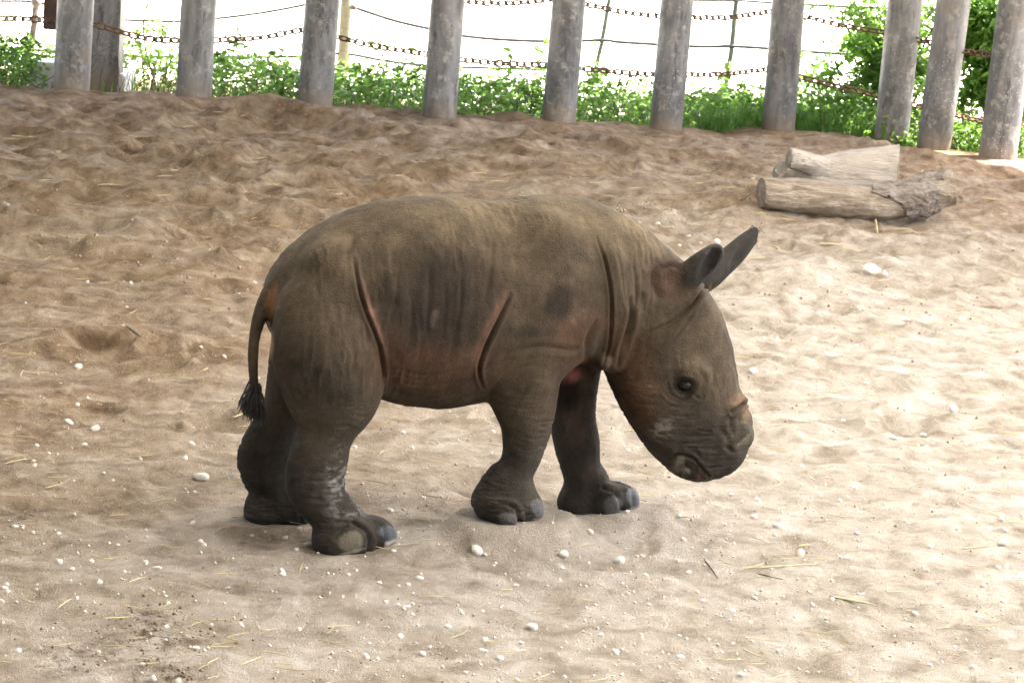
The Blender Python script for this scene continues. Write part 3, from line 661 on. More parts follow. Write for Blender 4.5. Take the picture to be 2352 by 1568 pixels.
    lay(sstep(720, 480, py + 60 * n1) * sstep(.1, .5, N[:, 2] + .5), (.235, .192, .125), .8)                 # lighter tan where the back faces up
    lay(sstep(.36, .16, zz + .05 * n1), (.108, .101, .090), .9)                                               # grey shanks
    lay(ell(1010, 700, 160, 110, 0) * sstep(-.5, .3, n1 + .5), (.072, .056, .048), .85)                                 # damp barrel
    lay(ell(1040, 610, 60, 50), (.075, .060, .05), .7); lay(ell(1284, 690, 32, 40, .3, 3), (.052, .040, .035), .9); lay(ell(1195, 765, 45, 18, 0, 2), (.06, .048, .042), .7)
    lay(ell(730, 880, 130, 80), (.10, .09, .074), .5)
    lay(ell(1000, 850, 170, 55, 0), (.195, .114, .080), .65); lay(ell(905, 810, 40, 50), (.25, .135, .10), .42); lay(ell(980, 815, 50, 20), (.28, .14, .115), .4)
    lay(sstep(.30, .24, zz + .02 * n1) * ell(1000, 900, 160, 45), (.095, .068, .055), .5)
    lay(ell(1330, 755, 75, 40, -.5), (.21, .115, .075), .6); lay(ell(1415, 790, 30, 60), (.19, .115, .08), .55)
    lay(ell(1460, 880, 60, 120, .2), (.205, .122, .078), .7); lay(ell(1480, 980, 40, 40), (.14, .08, .05), .6)
    lay(ell(1540, 640, 55, 50), (.105, .062, .042), .8); lay(ell(1600, 1060, 90, 50), (.085, .072, .058), .7); lay(ell(1620, 970, 80, 60), (.088, .076, .062), .6)
    lay(ell(1530, 840, 40, 60), (.11, .085, .072), .5); lay(ell(1600, 800, 75, 80), (.21, .175, .12), .5); lay(ell(1640, 880, 40, 40), (.225, .185, .13), .5)
    lay(ell(1698, 918, 16, 16), (.095, .056, .032), .7, True); lay(ell(1712, 955, 12, 16), (.11, .068, .036), .65, True); lay(ell(1700, 1000, 18, 26) * (n2 > 0), (.16, .138, .095), .6, True)
    lay(ell(1520, 990, 34, 20, -.4) * sstep(-.15, .4, n2 + n4), (.16, .14, .12), .7, True); lay(ell(1570, 1065, 28, 18), (.125, .105, .08), .7 * (n2 > -.1), True); lay(ell(1606, 1085, 7, 14), (.30, .17, .15), .6)
    lay(ell(1310, 858, 26, 20, -.6) * sstep(-.075, -.055, V[:, 1]), (.42, .15, .14), .9, True); lay(ell(1335, 835, 40, 30), (.19, .10, .08), .5)
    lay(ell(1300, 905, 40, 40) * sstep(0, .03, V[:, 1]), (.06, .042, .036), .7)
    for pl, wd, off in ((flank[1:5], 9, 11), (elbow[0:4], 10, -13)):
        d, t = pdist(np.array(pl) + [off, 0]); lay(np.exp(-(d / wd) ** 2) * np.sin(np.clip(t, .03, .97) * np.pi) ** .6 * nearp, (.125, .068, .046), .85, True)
    lay(ell(622, 690, 12, 45, .1), (.14, .068, .03), .8, True); lay(ell(622, 790, 10, 28), (.32, .2, .13), .7, True)                     # pale skin under the tail
    lay(ell(770, 1080, 22, 70, 0) * sstep(-.1, .45, n2 + n4), (.19, .185, .17), .65, True); lay(ell(800, 1170, 45, 30) * sstep(-.1, .3, n2 + n4), (.15, .145, .135), .6, True)
    lay(ell(1440, 715, 25, 40) * sstep(0, .4, n2), (.28, .24, .19), .5); lay(ell(1325, 720, 20, 60, .3) * sstep(.1, .5, n2), (.33, .29, .23), .6)
    lay(ell(1000, 735, 10, 22, .3), (.30, .26, .22), .6)
    lay(sstep(1540, 1560, px) * sstep(665, 645, py) * sstep(1556, 1600, px + .3 * (py - 600)), (.022, .020, .018), .95, True)         # ears
    lay(np.exp(-(e / 21) ** 4) * nearp, (.035, .027, .024), .95)
    for c_, ax_, rd_ in EARS:
        u_ = sum((((V - c_) @ a_) / r_) ** 2 for a_, r_ in zip(ax_, rd_)); lay((u_ < 1.2).astype(float), (.012, .010, .009), .95, True)  # hollow of the near ear painted dark in place of shade
    # hoof nails
    WET = np.zeros(len(V))
    for (cx, cy, rx, ry, an, col, ys) in ((806, 1246, 30, 25, -.35, (.125, .105, .075), -1), (892, 1226, 20, 26, -.7, (.055, .058, .065), -1), (1165, 1196, 24, 18, 0, (.07, .065, .06), -1), (1234, 1166, 15, 24, -.2, (.075, .07, .068), -1),
                                       (1408, 1158, 24, 24, -.3, (.095, .09, .088), 1), (1455, 1140, 16, 27, -.5, (.12, .12, .125), 1), (706, 1182, 16, 22, -.3, (.085, .085, .09), 1)):
        m = ell(cx, cy, rx, ry, an, 6) * (nearp if ys < 0 else sstep(-.02, .03, V[:, 1])); lay(m, col, .95, True); D += .0022 * m; WET = np.maximum(WET, m * .8)
        lay(ell(cx + 4, cy + ry * .92, rx * .9, 4, an, 2) * (nearp if ys < 0 else sstep(-.02, .03, V[:, 1])), (.42, .38, .31), .7, True)
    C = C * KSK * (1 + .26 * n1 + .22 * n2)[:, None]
    V = V0 + N * D[:, None]
    W = to_world(V) - ORG
    me = mesh_np('body', W, Q)
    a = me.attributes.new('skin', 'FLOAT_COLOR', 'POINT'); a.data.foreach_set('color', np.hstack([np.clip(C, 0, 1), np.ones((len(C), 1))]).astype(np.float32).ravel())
    a = me.attributes.new('wet', 'FLOAT', 'POINT'); a.data.foreach_set('value', WET.astype(np.float32))
    root = empty('rhinoceros_calf', ORG, label='young grey brown rhinoceros calf walking with lowered head on the sand', category='rhinoceros')
    obj('body', me, M_SKIN, root)
    # eye
    m = (np.hypot(px - 1572, py - 888) < 7) & (V[:, 1] < 0); k = np.where(m)[0]; c = V[k].mean(0); nn = N[k].mean(0); nn /= np.linalg.norm(nn)
    c = c - nn * .0060
    bm = bmesh.new(); bmesh.ops.create_uvsphere(bm, u_segments=32, v_segments=20, radius=.0205); em = bpy.data.meshes.new('eye'); bm.to_mesh(em); bm.free()
    for p in em.polygons: p.use_smooth = True
    o = obj('eye', em, M_EYE, root); nw = nn[0] * HD + nn[1] * LT + nn[2] * np.array([0, 0, 1.0]); tw = np.array(CR) * .94 - np.array(CU) * .34; tw = tw - nw * (tw @ nw); tw /= np.linalg.norm(tw); vw = np.cross(nw, tw); pw = to_world(c) - ORG
    o.matrix_local = Matrix(((tw[0] * .95, vw[0] * .74, nw[0] * .6, pw[0]), (tw[1] * .95, vw[1] * .74, nw[1] * .6, pw[1]), (tw[2] * .95, vw[2] * .74, nw[2] * .6, pw[2]), (0, 0, 0, 1)))
    # lids: two thin skin rims around the eyeball
    # tail tuft and ear fringe
    def strands(name, roots, tips, n, r0, spread, curl):
        VV = []; QQ = []; c = 0
        for i in range(n):
            a = roots[0] + (roots[1] - roots[0]) * random.random() + rng.normal(0, spread[0], 3); b = tips[0] + (tips[1] - tips[0]) * random.random() + rng.normal(0, spread[1], 3)
            md = (a + b) / 2 + rng.normal(0, curl, 3); t = np.linspace(0, 1, 5)[:, None]; Pp = (1 - t) ** 2 * a + 2 * t * (1 - t) * md + t * t * b
            v, q = tube_np(Pp, r0 * np.array([1, .95, .8, .5, .08]), 4, False); VV.append(v); QQ.append(q + c); c += len(v)
        Lv = np.vstack(VV); return obj(name, mesh_np(name, to_world(Lv) - ORG, np.vstack(QQ)), M_HAIR, root)
    tb, tt = side(585, 880, -.037), side(587, 905, -.037)
    strands('tail_hair', (tb, tt), (side(556, 945, -.04), side(600, 970, -.034)), 200, .0026, (.004, .008), .007)
    strands('tail_hair', (tb, tt), (side(552, 930, -.04), side(575, 955, -.034)), 90, .0024, (.004, .006), .006)
    strands('ear_hair', (side(1722, 530, .07), side(1742, 536, .07)), (side(1722, 520, .07), side(1750, 526, .07)), 26, .0006, (.008, .003), .001)
    strands('ear_hair', (side(1735, 545, .07), side(1705, 585, .066)), (side(1746, 548, .07), side(1708, 590, .066)), 24, .0005, (.003, .002), .001)
build_rhino()

# ------------------------------------------------------------------ pipe posts of the barrier
POST_LABEL = ['thick grey steel pipe post standing in front of the square column',
              'grey steel pipe post first along from the square column, pale stain halfway up',
              'dark steel pipe post speckled with pale drops, in front of the round wooden post',
              'grey steel pipe post with ochre stains, standing right of the deep sand hollow',
              'mottled grey pipe post between the ochre stained post and the first thin leaning fence post',
              'grey pipe post between the two thin leaning fence posts',
              'grey pipe post at the edge of the long grass, up the slope from the logs',
              'pipe post with a sunlit side right behind the forked log, rusty at its foot',
              'sunlit pipe post between the one behind the forked log and the last one',
              'last sunlit pipe post at the end of the row beyond the bark covered log']
def build_posts():
    for k, (b, d, r) in enumerate(POST_P):
        n, L0, L1 = 48, -.3, 1.75
        T = np.linspace(0, 1, 40); th = np.arange(n) * 2 * np.pi / n
        A = np.cross(d, [0, 1.0, 0]); A /= np.linalg.norm(A); B = np.cross(d, A)
        s_ = (L0 + (L1 - L0) * T)[:, None]; rr = r * (1 + .012 * perlin2(th[None] * 1.3 + 0 * s_, s_ * 3 + 9 * k, 90 + k))
        V = (d[None, None] * s_[..., None] + rr[..., None] * (A * np.cos(th)[:, None] + B * np.sin(th)[:, None])[None]).reshape(-1, 3)
        i = np.arange(39)[:, None] * n; j = np.arange(n)[None]; j2 = (j + 1) % n
        Q = np.stack([i + j2, i + j, i + n + j, i + n + j2], -1).reshape(-1, 4)
        e = empty('pipe_post', b, label=POST_LABEL[k], category='post', group='steel pipe posts around the pen')
        obj('pipe', mesh_np('pipe', V, Q), M_STEEL, e)
        bm = bmesh.new(); bmesh.ops.create_uvsphere(bm, u_segments=32, v_segments=12, radius=1); bmesh.ops.delete(bm, geom=[v for v in bm.verts if v.co.z < -.01], context='VERTS')
        for v in bm.verts: v.co = Vector((v.co.x * r * 1.01, v.co.y * r * 1.01, v.co.z * r * .35))
        me = bpy.data.meshes.new('cap'); bm.to_mesh(me); bm.free()
        c = obj('cap', me, M_STEEL, e); c.location = d * (L1 - .004); c.rotation_euler = Vector(d).to_track_quat('Z', 'Y').to_euler()
build_posts()

# ------------------------------------------------------------------ chains
def link_mesh():
    L, Wd, rw = .0330, .0185, .0068; P = []
    for t in np.linspace(-math.pi / 2, math.pi / 2, 5): P.append((L - Wd + Wd * math.cos(t), Wd * math.sin(t), 0))
    for t in np.linspace(math.pi / 2, 3 * math.pi / 2, 5): P.append((-(L - Wd) + Wd * math.cos(t), Wd * math.sin(t), 0))
    P = np.array(P); n = len(P); V = []
    for i in range(n):
        t = P[(i + 1) % n] - P[i - 1]; t /= np.linalg.norm(t); a = np.cross(t, [0, 0, 1]); 
        for k in range(5): V.append(P[i] + rw * (a * math.cos(k * 2 * math.pi / 5) + np.array([0, 0, 1]) * math.sin(k * 2 * math.pi / 5)))
    Q = [(i * 5 + k, i * 5 + (k + 1) % 5, ((i + 1) % n) * 5 + (k + 1) % 5, ((i + 1) % n) * 5 + k) for i in range(n) for k in range(5)]
    return mesh_np('link', np.array(V), np.array(Q))
LINK = link_mesh()
def build_chain(pts, label, zoff=0):
    P = []
    xs = [p[0][0] for p in POST_P]; rs = [p[2] for p in POST_P]
    pxs = [q[0] for q in POSTS]; ys = [p[0][1] + p[2] * .92 for p in POST_P]
    for (px, py) in pts: P.append(at_y(px, py, np.interp(px, pxs, ys)))
    P = catmull(P, 1500); s = np.concatenate([[0], np.cumsum(np.linalg.norm(np.diff(P, axis=0), axis=1))]); pitch = .0515
    n = int(s[-1] / pitch); e = empty('chain', P[0], label=label, category='chain', group='rusty chains along the pipe posts')
    for i in range(n):
        sm = (i + .5) * pitch; c = np.array([np.interp(sm, s, P[:, k]) for k in range(3)]); f = np.array([np.interp(sm + .01, s, P[:, k]) - np.interp(sm - .01, s, P[:, k]) for k in range(3)])
        X = Vector(f).normalized(); up = Vector((0, 0, 1)); Y = up.cross(X).normalized(); Zv = X.cross(Y)
        M = Matrix((X, Y, Zv)).transposed().to_4x4()
        M = Matrix.Translation(Vector(c) - Vector(P[0])) @ M @ Matrix.Rotation((math.pi / 2 if i % 2 else 0) + .55 + random.uniform(-.25, .25), 4, 'X')
        o = obj('link', LINK, M_RUST, e); o.matrix_local = M
build_chain([(-60, 50), (0, 44), (60, 44), (110, 47), (165, 50), (217, 57), (285, 76), (345, 90), (412, 94), (455, 96), (497, 93), (600, 87), (697, 69), (735, 74), (778, 86), (860, 106), (978, 125), (1020, 132), (1055, 137), (1150, 146), (1252, 150), (1295, 153),
             (1335, 158), (1420, 166), (1500, 171), (1540, 172), (1578, 172), (1660, 171), (1755, 161), (1795, 165), (1835, 176), (1920, 198), (2012, 218), (2060, 231), (2095, 240), (2150, 253), (2195, 264), (2255, 278), (2300, 281), (2352, 283), (2430, 290)], 'lower rusty chain sagging along the row of pipe posts just above the leaves')
build_chain([(-60, -66), (165, -58), (300, -30), (455, -42), (600, -22), (735, -38), (860, -14), (1029, -6), (1068, 4), (1150, 8), (1200, 6), (1265, 0), (1307, 2), (1350, 11), (1430, 28), (1515, 38), (1556, 42), (1592, 41), (1680, 40), (1772, 27), (1811, 30), (1848, 38), (1930, 58), (2030, 75), (2080, 86), (2135, 98), (2190, 111), (2215, 118), (2285, 128), (2340, 132), (2430, 140)], 'upper rusty chain slung higher up between the pipe posts')

# ------------------------------------------------------------------ square column on its plinth, brown board
def build_column():
    y = 15.15; a = at_y(212, 100, y); b = at_y(287, 100, y); x0, x1 = a[0], b[0]; z0 = -.3
    lean = (at_y(212, 0, y)[0] - at_y(212, 190, y)[0]) / (at_y(212, 0, y)[2] - at_y(212, 190, y)[2])
    pl = at_y(84, 136, y); pr = at_y(298, 160, y)
    e = empty('concrete_plinth', ((pl[0] + pr[0]) / 2, y, z0), label='low grey concrete plinth under the square column', category='plinth')
    obj('plinth_block', box_mesh('plinth_block', pl[0] - e.location.x, pr[0] - e.location.x - .12, -.22, .22, 0, pl[2] - z0 - .0, .012), M_CONC, e)
    obj('plinth_block', box_mesh('plinth_block', pr[0] - e.location.x - .1195, pr[0] - e.location.x, -.19, .2, 0, pr[2] - z0 - .02, .012), M_CONC, e)
    ztop = pl[2] - .0
    c = empty('square_column', ((x0 + x1) / 2, y, ztop - .12), label='square weathered steel column behind the first pipe post', category='column')
    hw = (x1 - x0) / 2
    me = box_mesh('shaft', -hw, hw, -hw - .115, hw - .115, -.08, ROOF_Z - .263 - ztop + .12, .008)
    obj('shaft', me, M_COLUMN, c)
    bx0 = at_y(104, 20, y)[0]; bz = at_y(104, 67, y)[2]
    w_ = empty('brown_board', (bx0, y, bz), label='dark brown board fixed beside the square column above the concrete plinth', category='board')
    obj('plank', box_mesh('plank', 0, x0 - bx0 + .01, -.06, -.02, 0, .95, .006), M_BOARD, w_)
    obj('bolt', box_mesh('bolt', x0 - bx0 - .06, x0 - bx0 - .03, -.075, -.058, .4, .43, .003), M_COLUMN, w_)
build_column()

# ------------------------------------------------------------------ outer cable fence
FY = 18.0
def outer_post(name, bpx, tpx, rpx, mat, label, cat, n=20):
    b = at_y(*bpx, FY); t = at_y(*tpx, FY); d = (t - b) / np.linalg.norm(t - b); r = rpx * FY / FPX
    L = 1.35; s0 = -(b[2] + .4) / d[2]; T = np.linspace(s0, L, 14); P = b + d * T[:, None]; P[:, 0] += .006 * np.sin(T * 9); me_P = P - P[0]
    e = empty(name, P[0], label=label, category=cat)
    obj('shaft', tube_mesh('shaft', me_P, r * (1 + .06 * np.sin(T * 7)), n), mat, e)
    return e, b, d, r
e1 = outer_post('wooden_post', (786, 160), (798, 0), 14, M_FPOST, 'pale round wooden post of the outer cable fence', 'post')
k_ = at_y(813, 17, FY - .05)
kn = tube_mesh('knob', np.array([k_, k_ + [0, -.03, 0], k_ + [0, -.05, 0]]) - np.array(e1[0].location), np.array([.026, .026, .015]), 12); obj('knob', kn, M_COLUMN, e1[0])
st_ = tube_mesh('bracket', np.array([at_y(797, 17, FY), k_]) - np.array(e1[0].location), .012, 8); obj('bracket', st_, M_COLUMN, e1[0])
e2 = outer_post('metal_fence_post', (71, 105), (84, 0), 7.5, M_COLUMN, 'thin metal fence post beyond the brown board', 'post')
k_ = at_y(83, 6, FY - .03); kn = tube_mesh('knob', np.array([k_ + [0, .02, 0], k_, k_ + [0, -.03, 0]]) - np.array(e2[0].location), np.array([.045, .045, .02]), 12); obj('knob', kn, M_COLUMN, e2[0])
outer_post('metal_fence_post', (1370, 150), (1401, 0), 5, M_MPOST, 'thin leaning green grey fence post seen between the mottled pipe post and the next', 'post')
outer_post('metal_fence_post', (1673, 160), (1693, 0), 6, M_MPOST, 'thin leaning fence post where the long grass begins', 'post')
def cable(pts, rpx, label):
    P = catmull([at_y(px, py, FY - .02) for px, py in pts], len(pts) * 6); e = obj('fence_cable', tube_mesh('fence_cable', P - P[0], rpx * FY / FPX, 8), M_CABLE, label=label, category='cable', group='dark cables of the outer fence'); e.location = P[0]
cable([(-80, 2), (0, 3), (84, 6), (180, 32), (285, 46), (345, 48), (410, 50), (497, 43), (600, 30), (697, 12), (798, -12)], 3.2, 'upper dark cable between the wooden post and the thin post by the board')
cable([(813, 17), (900, 46), (980, 65), (1060, 82), (1150, 91), (1260, 95), (1390, 93), (1425, 97), (1600, 107), (1685, 107), (1800, 114), (1900, 122), (2060, 130), (2300, 142)], 4.0, 'dark cable sagging away from the knob on the wooden post')
cable([(-80, 112), (40, 113), (200, 124), (350, 131), (497, 132), (690, 130), (790, 124), (880, 139), (960, 149), (1100, 156), (1250, 160)], 3.4, 'lowest dark cable just above the leafy ground cover')
cable([(1380, -6), (1590, 1), (1690, 2), (1775, 7), (1900, 14), (2100, 22)], 3.0, 'topmost dark cable running into the leaves of the tall shrub')

# ------------------------------------------------------------------ plants
def leaves_np(C, D, size, asp=.5, fold=.35, nrm=None):
    """leaf blades: C bases, D unit directions, size lengths; two folded halves of two quads each"""
    n = len(C); up = rng.normal(0, .5, (n, 3)) + [0, 0, 1.0] if nrm is None else nrm
    S_ = np.cross(D, up); S_ /= np.maximum(np.linalg.norm(S_, axis=1), 1e-6)[:, None]; N_ = np.cross(S_, D)
    L = size[:, None]; w_ = L * asp * .5
    b = C; m = C + D * L * .48 - N_ * L * .03; t = C + D * L - N_ * L * .16
    l1 = C + D * L * .25 + S_ * w_ * .85 + N_ * w_ * fold; r1 = C + D * L * .25 - S_ * w_ * .85 + N_ * w_ * fold
    l2 = C + D * L * .62 + S_ * w_ * .8 + N_ * w_ * fold - N_ * L * .05; r2 = C + D * L * .62 - S_ * w_ * .8 + N_ * w_ * fold - N_ * L * .05
    V = np.stack([b, l1, l2, t, r2, r1, m], 1).reshape(-1, 3); k = (np.arange(n) * 7)[:, None, None]
    Q = (np.array([[0, 6, 2, 1], [6, 3, 2, 2], [0, 5, 4, 6], [6, 4, 3, 3]])[None] + k).reshape(-1, 4)
    T1 = Q[[i for i in range(len(Q)) if i % 4 in (0, 2)]]; T2 = Q[[i for i in range(len(Q)) if i % 4 in (1, 3)]][:, [0, 1, 2]]
    tri = np.vstack([T1[:, [0, 1, 2]], T1[:, [0, 2, 3]], T2])
    return V, tri
def unit(v): return v / np.maximum(np.linalg.norm(v, axis=1), 1e-9)[:, None]
def ground_cover():
    n = 44000; x = rng.uniform(-5.2, 3.4, n); fy = FENCE_Y(x); y = fy + .18 + 2.4 * rng.random(n) ** 1.5
    hmax = .17 + .18 * fbm2(x * 1.3, y * 1.3, 81, 3) + .09 * perlin2(x * 5, y * 5, 82) + .06 * sstep(-1.6, -2.6, x)
    hmax = np.maximum(hmax + .09, .06); z = bed_z(x, y) + hmax * (1 - rng.random(n) ** 1.6 * .95)
    keep = (fbm2(x * 2, y * 2, 83, 2) > -.30) & ~((x < -2.15) & (x > -3.15) & (y < 15.75)); x, y, z = x[keep], y[keep], z[keep]; n = len(x)
    D = unit(np.stack([rng.normal(0, 1, n), rng.normal(0, 1, n), rng.normal(.15, .4, n)], 1))
    V, T = leaves_np(np.stack([x, y, z], 1), D, rng.uniform(.026, .058, n), .55); VV = [V]; TT = [T]; c = len(V)
    # taller shoots that stand out against the light
    for _ in range(60):
        sx = rng.uniform(-2.1, 3.0); sy = FENCE_Y(sx) + rng.uniform(.3, 2.4); h = rng.uniform(.30, .62); z0 = float(bed_z(np.array([sx]), np.array([sy]))[0]); k = int(h * 40)
        t = rng.random(k) ** .6; lean = rng.normal(0, .12, 2); C = np.stack([sx + lean[0] * t + rng.normal(0, .012, k), sy + lean[1] * t + rng.normal(0, .012, k), z0 + h * t], 1)
        D = unit(np.stack([rng.normal(0, 1, k), rng.normal(0, 1, k), rng.normal(.35, .3, k)], 1)); V, T = leaves_np(C, D, rng.uniform(.04, .08, k), .5); VV.append(V); TT.append(T + c); c += len(V)
    o = obj('ground_cover', mesh_np('ground_cover', np.vstack(VV), np.vstack(TT), False), M_LEAF, kind='stuff', label='low green leafy ground cover growing behind the pipe posts', category='ground cover')
    # stems
    VV = []; QQ = []; c = 0
    for _ in range(1500):
        sx = rng.uniform(-5, 3.3); sy = FENCE_Y(sx) + rng.uniform(.2, 2.3); z0 = float(bed_z(np.array([sx]), np.array([sy]))[0]) - .02; h = rng.uniform(.1, .36)
        v, q = tube_np(np.array([[sx, sy, z0], [sx + rng.normal(0, .05), sy + rng.normal(0, .05), z0 + h * .5], [sx + rng.normal(0, .1), sy + rng.normal(0, .1), z0 + h]]), np.array([.0035, .003, .0015]), 4, False); VV.append(v); QQ.append(q + c); c += len(v)
    s = obj('stems', mesh_np('stems', np.vstack(VV), np.vstack(QQ)), M_TWIG, o); s['kind'] = 'stuff'
ground_cover()
def grass():
    n = 5000; x = np.concatenate([rng.uniform(1.15, 2.5, n * 5 // 7), rng.uniform(-4.5, 4.2, n * 2 // 7)])[:n]; n = len(x); fy = FENCE_Y(x); y = fy + .16 + rng.random(n) ** 1.3 * 2.3
    z = bed_z(x, y) - .01; h = rng.uniform(.08, .34, n) * np.where((x > 1.1) & (x < 2.6), 1, .8); az = rng.uniform(0, 2 * np.pi, n); bend = rng.uniform(.1, .9, n) * h
    dx, dy = np.cos(az), np.sin(az); sx, sy = -dy * .0035, dx * .0035; Ps = []
    for t, wd in ((0, 1), (.4, 1), (.75, .7), (1, .08)):
        cx = x + dx * bend * t ** 2; cy = y + dy * bend * t ** 2; cz = z + h * (t - .35 * t ** 3 * (bend / h)); Ps += [np.stack([cx - sx * wd, cy - sy * wd, cz], 1), np.stack([cx + sx * wd, cy + sy * wd, cz], 1)]
    V = np.stack(Ps, 1).reshape(-1, 3); Q = (np.array([[0, 1, 3, 2], [2, 3, 5, 4], [4, 5, 7, 6]])[None] + (np.arange(n) * 8)[:, None, None]).reshape(-1, 4)
    obj('grass', mesh_np('grass', V, Q), M_GRASS, kind='stuff', label='long bright grass among the plants behind the pipe posts', category='grass')
grass()
def leaf_mesh(name, L, asp):
    t = np.linspace(0, 1, 6); wv = L * asp * .5 * np.sin(np.pi * t ** .8) ** .9; V = []; 
    for ti, wi in zip(t, wv): V += [(ti * L, -wi, wi * .3 - .18 * L * ti ** 2), (ti * L, 0, -.18 * L * ti ** 2), (ti * L, wi, wi * .3 - .18 * L * ti ** 2)]
    Q = []
    for i in range(5): Q += [(3 * i, 3 * i + 3, 3 * i + 4, 3 * i + 1), (3 * i + 1, 3 * i + 4, 3 * i + 5, 3 * i + 2)]
    return mesh_np(name, np.array(V), np.array(Q))
LEAFM = [leaf_mesh('leaf', 1.0, a) for a in (.34, .42, .5)]
def shrub(base, stems, nbig, nsmall, spread, leafL, label, mat=M_LEAF2, zmin=.25, lo=(-9, -9), small=.06, hang=0.0):
    e = empty('leafy_shrub', base, label=label, category='shrub', group='shrubs beyond the pipe posts')
    tips = []; VV = []; QQ = []; c = 0
    for (dx, dy, h) in stems:
        mid = np.array([dx * .35 + rng.normal(0, .05), dy * .35, h * .55]); P = catmull([np.array([rng.normal(0, .04), rng.normal(0, .04), -.12]), mid, np.array([dx, dy, h])], 10)
        v, q = tube_np(P, np.linspace(.014, .004, 10) * min(1.0, .4 + h * .4), 6, False); VV.append(v); QQ.append(q + c); c += len(v)
        for _ in range(7):
            k = rng.integers(3, 10); a = P[k]; b = a + rng.normal(0, spread * .7, 3) + [0, 0, .03 - hang]
            v, q = tube_np(np.array([a, (a + b) / 2 + [0, 0, .03], b]), np.array([.005, .004, .002]) * min(1.0, .4 + h * .4), 4, False); VV.append(v); QQ.append(q + c); c += len(v)
            for t in np.linspace(.25, 1, 7): tips.append(a + (b - a) * t)
    b_ = obj('branches', mesh_np('branches', np.vstack(VV), np.vstack(QQ)), M_TWIG, e)
    tips = np.array(tips)
    sel = rng.integers(0, len(tips), nbig)
    for k in sel:
        p = tips[k] + rng.normal(0, .025, 3); p[2] = max(p[2], .03); o = obj('leaf', LEAFM[rng.integers(0, 3)], mat, e); d = unit(np.array([[rng.normal(0, 1), rng.normal(0, 1), rng.normal(-.35, .45)]]))[0]
        o.rotation_mode = 'QUATERNION'; o.rotation_quaternion = Vector(d).to_track_quat('X', 'Z'); s = leafL * rng.uniform(.65, 1.25); o.scale = (s, s, s); o.location = p
    if nsmall:
        C = tips[rng.integers(0, len(tips), nsmall)] + rng.normal(0, spread * .33, (nsmall, 3)); C[:, 2] = np.maximum(C[:, 2], .02)
        D = unit(np.stack([rng.normal(0, 1, nsmall), rng.normal(0, 1, nsmall), rng.normal(-.2, .5, nsmall)], 1)); V, T = leaves_np(C, D, rng.uniform(.6, 1.3, nsmall) * small, .42)
        f = obj('foliage', mesh_np('foliage', V, T, False), mat, e); f['kind'] = 'stuff'
def pos(px, y, z=-.15): p = at_y(px, 300, y); return (float(p[0]), y, z)
shrub(pos(2080, 16.5), [(-.35, -.3, 1.0), (-.5, -.2, 1.25), (.1, .1, 1.5), (.35, -.1, 1.3), (-.15, -.35, 1.35), (-.75, -.15, 1.3), (-.45, .1, .8), (-.9, .2, 1.45)], 290, 3600, .20, .115, 'tall shrub with hanging light green leaves behind the post at the forked log', hang=.08, small=.07)
shrub(pos(2290, 16.0), [(-.1, -.2, 1.1), (.3, 0, 1.3), (-.3, .2, 1.5), (.15, .3, 1.7), (.5, -.2, 1.0), (-.05, -.1, .7), (.35, .1, .8), (-.45, -.1, 1.2), (.2, -.2, 1.5), (-.25, 0, .9)], 295, 8000, .20, .10, 'dense tall shrub with broad leaves behind the last pipe posts', small=.075)
shrub(pos(2075, 15.35), [(-.12, -.1, .24), (.1, .05, .27), (-.22, .05, .2), (.02, -.16, .18)], 110, 120, .10, .10, 'small broad leaved plant at the foot of the post behind the forked log', small=.05)
shrub(pos(1975, 16.7), [(-.3, 0, .5), (0, -.1, .62), (.25, .1, .6), (-.1, .2, .7), (.35, -.1, .5), (-.5, .1, .45)], 160, 2200, .15, .085, 'knee high bushy plant between the grassy post and the forked log', small=.06)
shrub(pos(-75, 16.5, -.15), [(-.2, 0, .35), (.1, .1, .45), (.25, -.1, .4), (0, -.15, .3), (-.35, .1, .4)], 90, 900, .12, .055, 'bushy yellow green plant beside the concrete plinth', small=.05)
shrub(pos(345, 16.2, -.15), [(-.05, 0, .7), (.12, .05, .55), (-.15, .1, .45), (.25, 0, .45)], 90, 260, .11, .065, 'thin light green sapling between the square column and the pipe post with the pale stain', small=.05)

